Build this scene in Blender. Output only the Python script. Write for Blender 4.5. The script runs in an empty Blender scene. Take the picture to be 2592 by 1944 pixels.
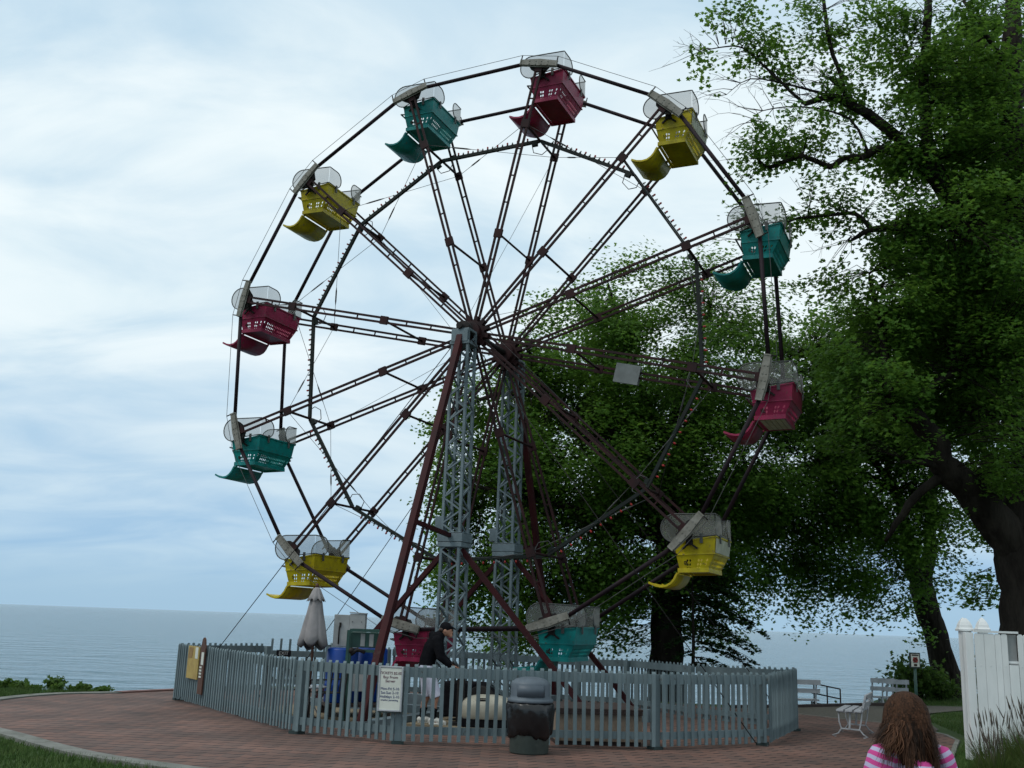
import bpy, bmesh, math, random
import numpy as np
from mathutils import Vector, Matrix
random.seed(7)
RNG = np.random.default_rng(7)
SC = bpy.context.scene
COL = SC.collection
PI = math.pi

# ------------------------------------------------------------------ camera
cam = bpy.data.cameras.new('camera')
cam.sensor_width = 36.0
cam.lens = 36.0 * 2620.4 / 2592.0
cam.clip_start = 0.1
cam.clip_end = 60000
camo = bpy.data.objects.new('camera', cam)
COL.objects.link(camo)
camo.matrix_world = (Matrix.Translation((0, 0, 1.7)) @ Matrix.Rotation(PI / 2 + 0.2257, 4, 'X')
                     @ Matrix.Rotation(0.0356, 4, 'Z'))
SC.camera = camo
SC.view_settings.view_transform = 'Standard'
SC.view_settings.look = 'None'
SC.view_settings.exposure = 0.0
SC.view_settings.gamma = 1.0

# ------------------------------------------------------------------ sky and sun
SUN_EL, SUN_AZ = math.radians(52), math.radians(-118)     # azimuth from +Y towards +X: light from behind the left shoulder
W = bpy.data.worlds.new('World')
SC.world = W
W.use_nodes = True
nt = W.node_tree
nt.nodes.clear()
def wn(t, **k):
    n = nt.nodes.new(t)
    for a, b in k.items():
        setattr(n, a, b)
    return n
def wmath(op, a, b=None, clamp=False):
    n = wn('ShaderNodeMath', operation=op, use_clamp=clamp)
    for i, v in enumerate((a, b)):
        if v is None: continue
        if isinstance(v, (int, float)): n.inputs[i].default_value = v
        else: nt.links.new(v, n.inputs[i])
    return n.outputs[0]
def wmix(f, a, b):
    n = wn('ShaderNodeMix', data_type='RGBA')
    for s, v in ((n.inputs[0], f), (n.inputs[6], a), (n.inputs[7], b)):
        if isinstance(v, (int, float)): s.default_value = v
        elif isinstance(v, tuple): s.default_value = (*v, 1)
        else: nt.links.new(v, s)
    return n.outputs[2]
def wramp(v, a, b):
    n = wn('ShaderNodeMapRange', interpolation_type='SMOOTHSTEP')
    nt.links.new(v, n.inputs[0])
    n.inputs[1].default_value, n.inputs[2].default_value = a, b
    return n.outputs[0]
sky = wn('ShaderNodeTexSky', sky_type='NISHITA', sun_disc=False)
sky.sun_elevation, sky.sun_rotation = SUN_EL, SUN_AZ
sky.air_density, sky.dust_density, sky.ozone_density = 1.0, 2.0, 1.5
tc = wn('ShaderNodeTexCoord')
sep = wn('ShaderNodeSeparateXYZ')
nt.links.new(tc.outputs['Generated'], sep.inputs[0])
X, Y, Z = sep.outputs
zc = wmath('ADD', wmath('MAXIMUM', Z, 0.0), 0.22)
cmb = wn('ShaderNodeCombineXYZ')
nt.links.new(wmath('DIVIDE', X, zc), cmb.inputs[0])
nt.links.new(wmath('DIVIDE', Y, zc), cmb.inputs[1])
def cloud(scale, sx, sy, rot, off, detail, dist):
    mp = wn('ShaderNodeMapping')
    nt.links.new(cmb.outputs[0], mp.inputs[0])
    mp.inputs['Scale'].default_value = (sx, sy, 1)
    mp.inputs['Rotation'].default_value = (0, 0, rot)
    mp.inputs['Location'].default_value = off
    n = wn('ShaderNodeTexNoise')
    nt.links.new(mp.outputs[0], n.inputs['Vector'])
    n.inputs['Scale'].default_value = scale
    n.inputs['Detail'].default_value = detail
    n.inputs['Roughness'].default_value = 0.55
    n.inputs['Distortion'].default_value = dist
    return n.outputs[0]
c_big = cloud(0.85, 0.60, 1.0, -0.45, (0.3, 1.4, 0), 4, 0.4)
c_fin = cloud(2.6, 0.65, 1.15, -0.40, (2.1, 0.2, 0), 10, 0.7)
dens = wmath('ADD', wmath('MULTIPLY', c_big, 0.68), wmath('MULTIPLY', c_fin, 0.40))
cover = wramp(dens, 0.35, 0.59)
K = 10.0                                                   # background strength is 1 / K
gap = wmix(0.88, sky.outputs[0], (0.54 * K, 0.75 * K, 0.91 * K))
white = wmix(wramp(c_fin, 0.25, 0.75), (0.78 * K, 0.91 * K, 0.965 * K), (0.90 * K, 0.99 * K, 1.02 * K))
hi = wmix(cover, gap, white)
low_gap = wmix(wramp(dens, 0.40, 0.68), (0.335 * K, 0.545 * K, 0.77 * K), (0.53 * K, 0.715 * K, 0.85 * K))
low_t = wramp(Z, 0.0, 0.30)
col = wmix(low_t, low_gap, hi)
hz = wmix(wramp(Z, 0.0, 0.07), (0.375 * K, 0.565 * K, 0.73 * K), col)
bg = wn('ShaderNodeBackground')
bg.inputs[1].default_value = 1.0 / K
nt.links.new(hz, bg.inputs[0])
wo = wn('ShaderNodeOutputWorld')
nt.links.new(bg.outputs[0], wo.inputs[0])

sun = bpy.data.lights.new('sun', 'SUN')
sun.energy = 1.25
sun.angle = math.radians(18)
sun.color = (1.0, 0.96, 0.90)
suno = bpy.data.objects.new('sun', sun)
COL.objects.link(suno)
sdir = Vector((math.sin(SUN_AZ) * math.cos(SUN_EL), math.cos(SUN_AZ) * math.cos(SUN_EL), math.sin(SUN_EL)))
suno.rotation_euler = sdir.to_track_quat('Z', 'Y').to_euler()
suno.location = sdir * 60

# ------------------------------------------------------------------ helpers
def V(*a): return Vector(a if len(a) > 1 else a[0])
class MB:
    """collects faces, then becomes one mesh object"""
    def __init__(s): s.v = []; s.f = []; s.sm = []
    def add(s, vs, fs, smooth=False):
        o = len(s.v)
        s.v += [tuple(p) for p in vs]
        s.f += [tuple(i + o for i in f) for f in fs]
        s.sm += [smooth] * len(fs)
        return s
    def box(s, c, d, rot=None):
        x, y, z = d[0] / 2, d[1] / 2, d[2] / 2
        vs = [V(a, b, e) for a in (-x, x) for b in (-y, y) for e in (-z, z)]
        if rot is not None: vs = [rot @ p for p in vs]
        c = V(c)
        return s.add([p + c for p in vs], [(0, 1, 3, 2), (4, 6, 7, 5), (0, 4, 5, 1), (2, 3, 7, 6), (0, 2, 6, 4), (1, 5, 7, 3)])
    def bar(s, a, b, w, h=None, up=(0, 0, 1)):
        a, b = V(a), V(b); h = h or w
        d = (b - a); L = d.length; d = d / L
        u = V(up)
        if abs(u.dot(d)) > 0.98: u = V(1, 0, 0)
        x = d.cross(u).normalized(); y = x.cross(d).normalized()
        vs = []
        for p in (a, b):
            for i, j in ((-1, -1), (1, -1), (1, 1), (-1, 1)):
                vs.append(p + x * (i * w / 2) + y * (j * h / 2))
        return s.add(vs, [(3, 2, 1, 0), (4, 5, 6, 7), (0, 1, 5, 4), (1, 2, 6, 5), (2, 3, 7, 6), (3, 0, 4, 7)])
    def tube(s, pts, r, n=8, closed=False, caps=True):
        pts = [V(p) for p in pts]
        m = len(pts)
        rs = r if isinstance(r, (list, tuple)) else [r] * m
        rings = []; up = None
        for i, p in enumerate(pts):
            if closed: t = pts[(i + 1) % m] - pts[i - 1]
            else: t = pts[min(i + 1, m - 1)] - pts[max(i - 1, 0)]
            t = t.normalized()
            if up is None:
                up = V(0, 0, 1) if abs(t.z) < 0.9 else V(1, 0, 0)
            x = t.cross(up)
            if x.length < 1e-5: x = t.cross(V(0, 1, 0))
            x.normalize(); y = x.cross(t).normalized(); up = y
            rr = rs[i]
            ra, rb = rr if isinstance(rr, (tuple, list)) else (rr, rr)
            rings.append([p + x * (math.cos(k * 2 * PI / n) * ra) + y * (math.sin(k * 2 * PI / n) * rb) for k in range(n)])
        vs = [q for rg in rings for q in rg]
        fs = []
        for i in range(m if closed else m - 1):
            j = (i + 1) % m
            for k in range(n):
                k2 = (k + 1) % n
                fs.append((i * n + k, i * n + k2, j * n + k2, j * n + k))
        s.add(vs, fs, True)
        if caps and not closed:
            o = len(s.v) - len(vs)
            s.f.append(tuple(o + k for k in reversed(range(n)))); s.sm.append(False)
            s.f.append(tuple(o + (m - 1) * n + k for k in range(n))); s.sm.append(False)
        return s
    def lathe(s, prof, c=(0, 0, 0), n=24, rot=None, smooth=True):
        vs = []
        for r, z in prof:
            for k in range(n):
                p = V(r * math.cos(2 * PI * k / n), r * math.sin(2 * PI * k / n), z)
                if rot is not None: p = rot @ p
                vs.append(p + V(c))
        fs = []
        for i in range(len(prof) - 1):
            for k in range(n):
                k2 = (k + 1) % n
                fs.append((i * n + k, i * n + k2, (i + 1) * n + k2, (i + 1) * n + k))
        s.add(vs, fs, smooth)
        o = len(s.v) - len(vs)
        if prof[0][0] > 1e-4: s.f.append(tuple(o + k for k in reversed(range(n)))); s.sm.append(False)
        if prof[-1][0] > 1e-4: s.f.append(tuple(o + (len(prof) - 1) * n + k for k in range(n))); s.sm.append(False)
        return s
    def sphere(s, c, r, n=12, m=8, scale=(1, 1, 1), rot=None):
        prof = [(max(1e-4, r * math.sin(PI * i / m)), -r * math.cos(PI * i / m)) for i in range(m + 1)]
        S = Matrix.Diagonal(scale)
        R = (rot @ S) if rot is not None else S
        return s.lathe(prof, c, n, R)
    def limb(s, pts, rs, n=14):
        """tapering closed round-ended tube"""
        pts = [V(p) for p in pts]
        s.tube(pts, rs, n)
        for p, r in ((pts[0], rs[0]), (pts[-1], rs[-1])):
            r = r if not isinstance(r, (tuple, list)) else min(r)
            s.sphere(p, r * 0.99, n, 8)
        return s
    def prism(s, outline, z0, z1):
        n = len(outline)
        vs = [(x, y, z0) for x, y in outline] + [(x, y, z1) for x, y in outline]
        fs = [tuple(range(n, 2 * n)), tuple(reversed(range(n)))]
        fs += [(i, (i + 1) % n, n + (i + 1) % n, n + i) for i in range(n)]
        return s.add(vs, fs)
    def build(s, name, m, parent=None, origin=None, loc=(0, 0, 0)):
        me = bpy.data.meshes.new(name)
        o3 = V(origin) if origin is not None else V(0, 0, 0)
        me.from_pydata([tuple(V(p) - o3) for p in s.v], [], s.f)
        me.polygons.foreach_set('use_smooth', s.sm)
        if m is not None: me.materials.append(m)
        me.update()
        ob = bpy.data.objects.new(name, me)
        COL.objects.link(ob)
        ob.location = loc
        if parent is not None: ob.parent = parent
        return ob
def empty(name, label, cat, loc=(0, 0, 0), rz=0, group=None):
    o = bpy.data.objects.new(name, None)
    o.empty_display_size = 0.2
    COL.objects.link(o)
    o.location = loc; o.rotation_euler = (0, 0, rz)
    return tag(o, label, cat, group)
def tag(o, label, cat, group=None, kind=None):
    o['label'] = label; o['category'] = cat
    if group: o['group'] = group
    if kind: o['kind'] = kind
    return o
def struct(o):
    o['kind'] = 'structure'
    return o
def kids(o): return [c for c in o.children]
def dup(o, parent=None):
    c = o.copy(); COL.objects.link(c)
    if parent is not None: c.parent = parent
    for ch in list(o.children): dup(ch, c)
    return c
def ico(o, parent, rot=None, loc=None):
    c = o.copy(); COL.objects.link(c); c.parent = parent
    if rot is not None: c.rotation_euler = rot
    if loc is not None: c.location = loc
    return c
def solid(o, t, off=0):
    m = o.modifiers.new('thick', 'SOLIDIFY'); m.thickness = t; m.offset = off
    return o
def bevel(o, w, seg=2):
    m = o.modifiers.new('edge', 'BEVEL'); m.width = w; m.segments = seg; m.limit_method = 'ANGLE'
    return o
def fuse(o, vox, it=6):
    m = o.modifiers.new('fuse', 'REMESH'); m.mode = 'VOXEL'; m.voxel_size = vox; m.use_smooth_shade = True
    s = o.modifiers.new('soft', 'SMOOTH'); s.factor = 0.5; s.iterations = it
    return o
def text(name, body, size, m, parent, loc, rot, ext=0.002, align='CENTER'):
    cu = bpy.data.curves.new(name, 'FONT')
    cu.body = body; cu.size = size; cu.extrude = ext; cu.align_x = align; cu.align_y = 'CENTER'
    cu.materials.append(m)
    tmp = bpy.data.objects.new('lettering_curve', cu); COL.objects.link(tmp)
    me = bpy.data.meshes.new_from_object(tmp.evaluated_get(bpy.context.evaluated_depsgraph_get()))
    bpy.data.objects.remove(tmp); bpy.data.curves.remove(cu)
    me.name = name
    if not me.materials: me.materials.append(m)
    o = bpy.data.objects.new(name, me); COL.objects.link(o)
    o.parent = parent; o.location = loc; o.rotation_euler = rot
    return o

# ------------------------------------------------------------------ materials
def mat(name, c1, c2=None, scale=6.0, rough=0.6, metal=0.0, bump=0.0, bscale=40.0, detail=5, lo=0.35, hi=0.68, stretch=None, spec=None, coords='Object', wear=None, objvar=0.0):
    m = bpy.data.materials.new(name); m.use_nodes = True
    t = m.node_tree; b = t.nodes['Principled BSDF']
    b.inputs['Roughness'].default_value = rough
    b.inputs['Metallic'].default_value = metal
    b.inputs['Specular IOR Level'].default_value = 0.28 if spec is None else spec
    if c2 is None: c2 = tuple(x * 0.72 for x in c1)
    tc = t.nodes.new('ShaderNodeTexCoord')
    src = tc.outputs[coords]
    if stretch:
        mp = t.nodes.new('ShaderNodeMapping'); mp.inputs['Scale'].default_value = stretch
        t.links.new(src, mp.inputs[0]); src = mp.outputs[0]
    n = t.nodes.new('ShaderNodeTexNoise'); n.inputs['Scale'].default_value = scale; n.inputs['Detail'].default_value = detail
    n.inputs['Roughness'].default_value = 0.62
    t.links.new(src, n.inputs['Vector'])
    r = t.nodes.new('ShaderNodeMapRange'); r.inputs[1].default_value = lo; r.inputs[2].default_value = hi
    t.links.new(n.outputs[0], r.inputs[0])
    x = t.nodes.new('ShaderNodeMix'); x.data_type = 'RGBA'
    x.inputs[6].default_value = (*c1, 1); x.inputs[7].default_value = (*c2, 1)
    t.links.new(r.outputs[0], x.inputs[0])
    colour = x.outputs[2]
    if wear:                                                 # chips, rust or dirt patches of their own shape
        wc, wsc, th = wear
        w = t.nodes.new('ShaderNodeTexNoise'); w.inputs['Scale'].default_value = wsc; w.inputs['Detail'].default_value = 8; w.inputs['Roughness'].default_value = 0.7
        t.links.new(tc.outputs[coords], w.inputs['Vector'])
        wr = t.nodes.new('ShaderNodeMapRange'); wr.inputs[1].default_value = th; wr.inputs[2].default_value = th + 0.06
        t.links.new(w.outputs[0], wr.inputs[0])
        wx = t.nodes.new('ShaderNodeMix'); wx.data_type = 'RGBA'; wx.inputs[7].default_value = (*wc, 1)
        t.links.new(wr.outputs[0], wx.inputs[0]); t.links.new(colour, wx.inputs[6]); colour = wx.outputs[2]
    if objvar:
        oi = t.nodes.new('ShaderNodeObjectInfo')
        orr = t.nodes.new('ShaderNodeMapRange'); orr.inputs[3].default_value = 1 - objvar; orr.inputs[4].default_value = 1 + objvar
        t.links.new(oi.outputs['Random'], orr.inputs[0])
        vs = t.nodes.new('ShaderNodeVectorMath'); vs.operation = 'SCALE'
        t.links.new(colour, vs.inputs[0]); t.links.new(orr.outputs[0], vs.inputs['Scale']); colour = vs.outputs[0]
    t.links.new(colour, b.inputs['Base Color'])
    if bump:
        n2 = t.nodes.new('ShaderNodeTexNoise'); n2.inputs['Scale'].default_value = bscale; n2.inputs['Detail'].default_value = 4
        t.links.new(src, n2.inputs['Vector'])
        bp = t.nodes.new('ShaderNodeBump'); bp.inputs['Strength'].default_value = bump; bp.inputs['Distance'].default_value = 0.02 if bump < .95 else 0.06
        t.links.new(n2.outputs[0], bp.inputs['Height']); t.links.new(bp.outputs[0], b.inputs['Normal'])
    return m
M = {}
M['steel'] = mat('maroon_steel', (0.034, 0.012, 0.013), (0.014, 0.009, 0.010), 3.0, 0.65, 0.0, spec=0.15)
M['brace'] = mat('red_brace_paint', (0.048, 0.010, 0.012), (0.022, 0.008, 0.010), 2.0, 0.6, spec=0.12, wear=((0.05, 0.03, 0.025), 5, 0.62))
M['rim'] = mat('dark_rim_paint', (0.024, 0.012, 0.016), (0.012, 0.009, 0.013), 3.0, 0.6, spec=0.15)
M['plate'] = mat('weathered_grey_steel', (0.23, 0.225, 0.20), (0.12, 0.115, 0.095), 6.0, 0.6, bump=0.2)
M['darkiron'] = mat('black_iron', (0.015, 0.014, 0.014), (0.026, 0.022, 0.021), 8.0, 0.65, spec=0.15)
M['tower'] = mat('bluegrey_tower_paint', (0.150, 0.198, 0.222), (0.085, 0.115, 0.13), 2.5, 0.55, wear=((0.06, 0.045, 0.035), 6, 0.66))
M['bar'] = mat('green_black_bar', (0.012, 0.022, 0.020), (0.020, 0.019, 0.018), 6.0, 0.6, spec=0.15)
M['bulb_red'] = mat('red_glass', (0.40, 0.035, 0.03), (0.30, 0.03, 0.03), 3, 0.15)
M['bulb_clear'] = mat('clear_glass', (0.34, 0.36, 0.34), (0.26, 0.28, 0.26), 3, 0.15)
M['cable'] = mat('steel_cable', (0.09, 0.09, 0.095), (0.05, 0.05, 0.05), 8, 0.5)
M['pink'] = mat('magenta_paint', (0.31, 0.019, 0.075), (0.19, 0.014, 0.046), 4.0, 0.42, bump=0.08, wear=((0.12, 0.06, 0.06), 9, 0.585), objvar=.10)
M['yellow'] = mat('yellow_paint', (0.52, 0.43, 0.010), (0.33, 0.25, 0.010), 4.0, 0.42, bump=0.08, wear=((0.20, 0.15, 0.06), 9, 0.585), objvar=.10)
M['teal'] = mat('teal_paint', (0.006, 0.235, 0.225), (0.006, 0.135, 0.135), 4.0, 0.42, bump=0.08, wear=((0.05, 0.10, 0.09), 9, 0.585), objvar=.10)
M['pale'] = mat('faded_cream_panel', (0.50, 0.50, 0.38), (0.34, 0.34, 0.25), 5.0, 0.5)
M['rimtube'] = mat('grey_guard_tube', (0.10, 0.105, 0.10), (0.06, 0.06, 0.06), 8, 0.5)
M['ink'] = mat('dark_ink', (0.05, 0.03, 0.02), (0.03, 0.02, 0.02), 9, 0.6)
def screen_mat():
    m = bpy.data.materials.new('wire_screen'); m.use_nodes = True
    t = m.node_tree; b = t.nodes['Principled BSDF']
    b.inputs['Base Color'].default_value = (0.27, 0.28, 0.265, 1); b.inputs['Roughness'].default_value = 0.6
    tr = t.nodes.new('ShaderNodeBsdfTransparent')
    tl = t.nodes.new('ShaderNodeBsdfTranslucent'); tl.inputs[0].default_value = (0.30, 0.31, 0.30, 1)
    mx0 = t.nodes.new('ShaderNodeMixShader'); mx0.inputs[0].default_value = 0.55
    t.links.new(b.outputs[0], mx0.inputs[1]); t.links.new(tl.outputs[0], mx0.inputs[2])
    n = t.nodes.new('ShaderNodeTexNoise'); n.inputs['Scale'].default_value = 5
    tc = t.nodes.new('ShaderNodeTexCoord'); t.links.new(tc.outputs['Object'], n.inputs['Vector'])
    r = t.nodes.new('ShaderNodeMapRange'); r.inputs[3].default_value = 0.49; r.inputs[4].default_value = 0.55
    t.links.new(n.outputs[0], r.inputs[0])
    mx = t.nodes.new('ShaderNodeMixShader')
    t.links.new(r.outputs[0], mx.inputs[0]); t.links.new(mx0.outputs[0], mx.inputs[2]); t.links.new(tr.outputs[0], mx.inputs[1])
    t.nodes['Material Output']
    t.links.new(mx.outputs[0], t.nodes['Material Output'].inputs[0])
    # factor: share of wire that blocks the view
    t.links.new(r.outputs[0], mx.inputs[0])
    return m
M['screen'] = screen_mat()
M['fence'] = mat('bluegreen_fence_paint', (0.148, 0.198, 0.212), (0.090, 0.126, 0.138), 3.0, 0.65, bump=0.15, stretch=(1, 1, 0.4), wear=((0.075, 0.075, 0.065), 9, 0.62), objvar=.14)
M['foot'] = mat('dark_shoe', (0.03, 0.05, 0.05), (0.02, 0.03, 0.03), 6, 0.7)
M['white'] = mat('white_fence_paint', (0.70, 0.72, 0.72), (0.55, 0.58, 0.58), 2.5, 0.5, stretch=(1, 1, 0.3), wear=((0.42, 0.44, 0.40), 4, 0.66), objvar=.06)
M['bench'] = mat('old_white_paint', (0.42, 0.44, 0.47), (0.28, 0.30, 0.32), 6, 0.55)
M['black'] = mat('black_cloth', (0.007, 0.007, 0.009), (0.012, 0.012, 0.014), 9, 0.95, bump=.4, bscale=18, spec=.05)
M['bag'] = mat('black_plastic', (0.006, 0.006, 0.007), (0.010, 0.010, 0.011), 9, 0.25, bump=0.45, bscale=6, spec=.5)
M['bin'] = mat('grey_bin_plastic', (0.10, 0.125, 0.15), (0.075, 0.095, 0.115), 5, 0.5)
M['binbody'] = mat('green_grey_bin', (0.075, 0.095, 0.085), (0.05, 0.065, 0.06), 5, 0.6, bump=0.1)
M['umbrella'] = mat('faded_beige_canvas', (0.275, 0.26, 0.262), (0.195, 0.185, 0.188), 5, 0.85, bump=0.15)
M['wood'] = mat('brown_wood', (0.10, 0.045, 0.03), (0.06, 0.03, 0.02), 6, 0.6, stretch=(1, 1, 0.2))
M['tan'] = mat('tan_deck_panel', (0.25, 0.20, 0.155), (0.19, 0.15, 0.115), 12, 0.9, bump=0.2)
M['darkwood'] = mat('dark_trim', (0.05, 0.035, 0.03), (0.03, 0.02, 0.02), 6, 0.7)
M['cream'] = mat('cream_fibreglass', (0.36, 0.345, 0.285), (0.27, 0.26, 0.21), 4, 0.5, bump=0.05)
M['cab'] = mat('grey_cabinet_paint', (0.33, 0.34, 0.34), (0.22, 0.23, 0.23), 4, 0.5, wear=((0.12, 0.10, 0.08), 6, 0.64))
M['blue'] = mat('blue_plastic', (0.005, 0.05, 0.28), (0.004, 0.038, 0.20), 5, 0.4)
M['green'] = mat('dark_green_paint', (0.03, 0.085, 0.07), (0.02, 0.05, 0.045), 5, 0.5)
M['skin'] = mat('skin', (0.42, 0.22, 0.15), (0.36, 0.18, 0.12), 5, 0.55)
M['board'] = mat('yellow_board', (0.42, 0.32, 0.10), (0.28, 0.19, 0.06), 5, 0.6)
M['signw'] = mat('sign_white', (0.60, 0.63, 0.57), (0.50, 0.53, 0.48), 3, 0.5)
M['signink'] = mat('purple_ink', (0.11, 0.02, 0.055), (0.09, 0.02, 0.05), 3, 0.6)
M['signblue'] = mat('blue_ink', (0.02, 0.035, 0.16), (0.02, 0.03, 0.13), 3, 0.6)
M['concrete'] = mat('kerb_concrete', (0.190, 0.195, 0.178), (0.115, 0.12, 0.105), 3, 0.9, bump=0.3, wear=((0.07, 0.075, 0.05), 2.5, 0.58))
M['bark'] = mat('maple_bark', (0.036, 0.031, 0.026), (0.011, 0.009, 0.008), 5.0, 0.95, bump=1.0, bscale=14, stretch=(1, 1, 0.22), spec=0.08)

# ------------------------------------------------------------------ setting: ground, bank, lake, paving
EDGE = [(-400, 12), (-60, 19), (-20, 21.6), (-10, 22.3), (-8.6, 22.5), (-7.2, 24.0), (-5.5, 26.4), (0, 27.2), (4.6, 25.6), (6.9, 25.5),
        (9.3, 27.3), (10.4, 29.2), (12.0, 32.4), (14, 34), (20, 36), (60, 42), (400, 60)]
def ye(x): return float(np.interp(x, [p[0] for p in EDGE], [p[1] for p in EDGE]))
def gz(x, y):
    d = (y - ye(x)) * 0.85
    if d <= 0: return -0.02
    if d < 1.6: return -0.02 - 0.16 * d
    return max(-9.0, -0.276 - (d - 1.6) * 0.75)
def grid_ground():
    xs = np.concatenate([[-400, -200, -100, -60], np.arange(-40, 40.1, 0.5), [60, 100, 200, 400]])
    ys = np.concatenate([[-300, -150, -60, -20, 0, 6, 9], np.arange(11, 60, 0.4), [62, 66, 72, 80]])
    vs = [(x, y, gz(x, y) + (0.010 * math.sin(x * 2.1) * math.sin(y * 1.7) - 0.010)) for y in ys for x in xs]
    n = len(xs)
    fs = [(j * n + i, j * n + i + 1, (j + 1) * n + i + 1, (j + 1) * n + i) for j in range(len(ys) - 1) for i in range(n - 1)]
    b = MB(); b.add(vs, fs, True); return b
M['grass'] = mat('mown_grass', (0.028, 0.062, 0.014), (0.046, 0.074, 0.021), 1.3, 0.95, bump=0.8, bscale=30)
struct(grid_ground().build('ground', M['grass']))

def water_mat():
    m = bpy.data.materials.new('lake_water'); m.use_nodes = True
    t = m.node_tree; b = t.nodes['Principled BSDF']
    b.inputs['Base Color'].default_value = (0.034, 0.092, 0.118, 1)
    b.inputs['Roughness'].default_value = 0.12
    b.inputs['IOR'].default_value = 1.33; b.inputs['Specular IOR Level'].default_value = 0.36
    tc = t.nodes.new('ShaderNodeTexCoord')
    def wave(scale, sx, sy, st, dist, prev=None):
        mp = t.nodes.new('ShaderNodeMapping'); mp.inputs['Scale'].default_value = (sx, sy, 1); mp.inputs['Rotation'].default_value = (0, 0, 0.12)
        t.links.new(tc.outputs['Object'], mp.inputs[0])
        n = t.nodes.new('ShaderNodeTexNoise'); n.inputs['Scale'].default_value = scale; n.inputs['Detail'].default_value = 5
        t.links.new(mp.outputs[0], n.inputs['Vector'])
        bp = t.nodes.new('ShaderNodeBump'); bp.inputs['Strength'].default_value = st; bp.inputs['Distance'].default_value = dist
        t.links.new(n.outputs[0], bp.inputs['Height'])
        if prev is not None: t.links.new(prev.outputs[0], bp.inputs['Normal'])
        return bp
    w1 = wave(0.12, 0.45, 1.0, 1.0, 3.2)
    w2 = wave(0.55, 0.4, 1.0, 1.0, 1.1, w1)
    t.links.new(w2.outputs[0], b.inputs['Normal'])
    return m
lk = MB()
ys = [20, 30, 40, 60, 90, 140, 220, 400, 800, 1600, 4000, 12000, 40000]
for i in range(len(ys) - 1):
    y0, y1 = ys[i], ys[i + 1]
    k0, k1 = max(500, y0 * 1.5), max(500, y1 * 1.5)
    lk.add([(-k0, y0, 0), (k0, y0, 0), (k1, y1, 0), (-k1, y1, 0)], [(0, 1, 2, 3)])
lake = lk.build('lake_water', water_mat(), loc=(0, 0, -8.0)); struct(lake)

def brick_mat():
    m = bpy.data.materials.new('brick_paving'); m.use_nodes = True
    t = m.node_tree; b = t.nodes['Principled BSDF']; b.inputs['Roughness'].default_value = 0.85
    tc = t.nodes.new('ShaderNodeTexCoord')
    def mt(op, x, y=None, clamp=False):
        q = t.nodes.new('ShaderNodeMath'); q.operation = op; q.use_clamp = clamp
        for i, v in enumerate((x, y)):
            if v is None: continue
            if isinstance(v, (int, float)): q.inputs[i].default_value = v
            else: t.links.new(v, q.inputs[i])
        return q.outputs[0]
    sp = t.nodes.new('ShaderNodeSeparateXYZ'); t.links.new(tc.outputs['Object'], sp.inputs[0])
    nz = t.nodes.new('ShaderNodeTexNoise'); nz.inputs['Scale'].default_value = 3.5; nz.inputs['Detail'].default_value = 3
    t.links.new(tc.outputs['Object'], nz.inputs['Vector'])
    PW, RH = 0.24, 0.27                                     # interlocking zigzag pavers: tooth length and row height
    tri = mt('PINGPONG', mt('DIVIDE', sp.outputs[0], PW / 2), 1.0)
    vv = mt('DIVIDE', mt('ADD', mt('ADD', sp.outputs[1], mt('MULTIPLY', tri, 0.10)), mt('MULTIPLY', nz.outputs[0], 0.05)), RH)
    edge = mt('ABSOLUTE', mt('SUBTRACT', mt('FRACT', vv), 0.5))
    joint = mt('MULTIPLY', mt('SUBTRACT', edge, 0.35), 11.0, True)
    rise = mt('GREATER_THAN', mt('FRACT', mt('DIVIDE', sp.outputs[0], PW)), 0.5)
    joint = mt('MULTIPLY', joint, mt('ADD', mt('MULTIPLY', rise, 0.65), 0.35))
    n3 = t.nodes.new('ShaderNodeTexNoise'); n3.inputs['Scale'].default_value = 2.2; n3.inputs['Detail'].default_value = 3
    t.links.new(tc.outputs['Object'], n3.inputs['Vector'])
    joint = mt('MULTIPLY', joint, mt('MULTIPLY', mt('SUBTRACT', n3.outputs[0], 0.18), 3.4, True), True)
    cm = t.nodes.new('ShaderNodeCombineXYZ'); t.links.new(mt('FLOOR', mt('DIVIDE', sp.outputs[0], PW)), cm.inputs[0]); t.links.new(mt('FLOOR', vv), cm.inputs[1])
    wn_ = t.nodes.new('ShaderNodeTexWhiteNoise'); t.links.new(cm.outputs[0], wn_.inputs['Vector'])
    c12 = t.nodes.new('ShaderNodeMix'); c12.data_type = 'RGBA'; c12.inputs[6].default_value = (0.150, 0.076, 0.056, 1); c12.inputs[7].default_value = (0.104, 0.062, 0.050, 1)
    t.links.new(wn_.outputs['Value'], c12.inputs[0])
    br = t.nodes.new('ShaderNodeMix'); br.data_type = 'RGBA'; br.inputs[7].default_value = (0.008, 0.006, 0.006, 1)
    t.links.new(joint, br.inputs[0]); t.links.new(c12.outputs[2], br.inputs[6])
    n = t.nodes.new('ShaderNodeTexNoise'); n.inputs['Scale'].default_value = 0.8; n.inputs['Detail'].default_value = 8
    t.links.new(tc.outputs['Object'], n.inputs['Vector'])
    mr = t.nodes.new('ShaderNodeMapRange'); mr.inputs[1].default_value = .3; mr.inputs[2].default_value = .7; mr.inputs[3].default_value = .52; mr.inputs[4].default_value = 1.25
    t.links.new(n.outputs[0], mr.inputs[0])
    mx = t.nodes.new('ShaderNodeVectorMath'); mx.operation = 'SCALE'
    t.links.new(br.outputs[2], mx.inputs[0]); t.links.new(mr.outputs[0], mx.inputs['Scale'])
    t.links.new(mx.outputs[0], b.inputs['Base Color'])
    bp = t.nodes.new('ShaderNodeBump'); bp.inputs['Strength'].default_value = 0.6; bp.inputs['Distance'].default_value = 0.012; bp.invert = True
    t.links.new(joint, bp.inputs['Height']); t.links.new(bp.outputs[0], b.inputs['Normal'])
    return m
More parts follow.
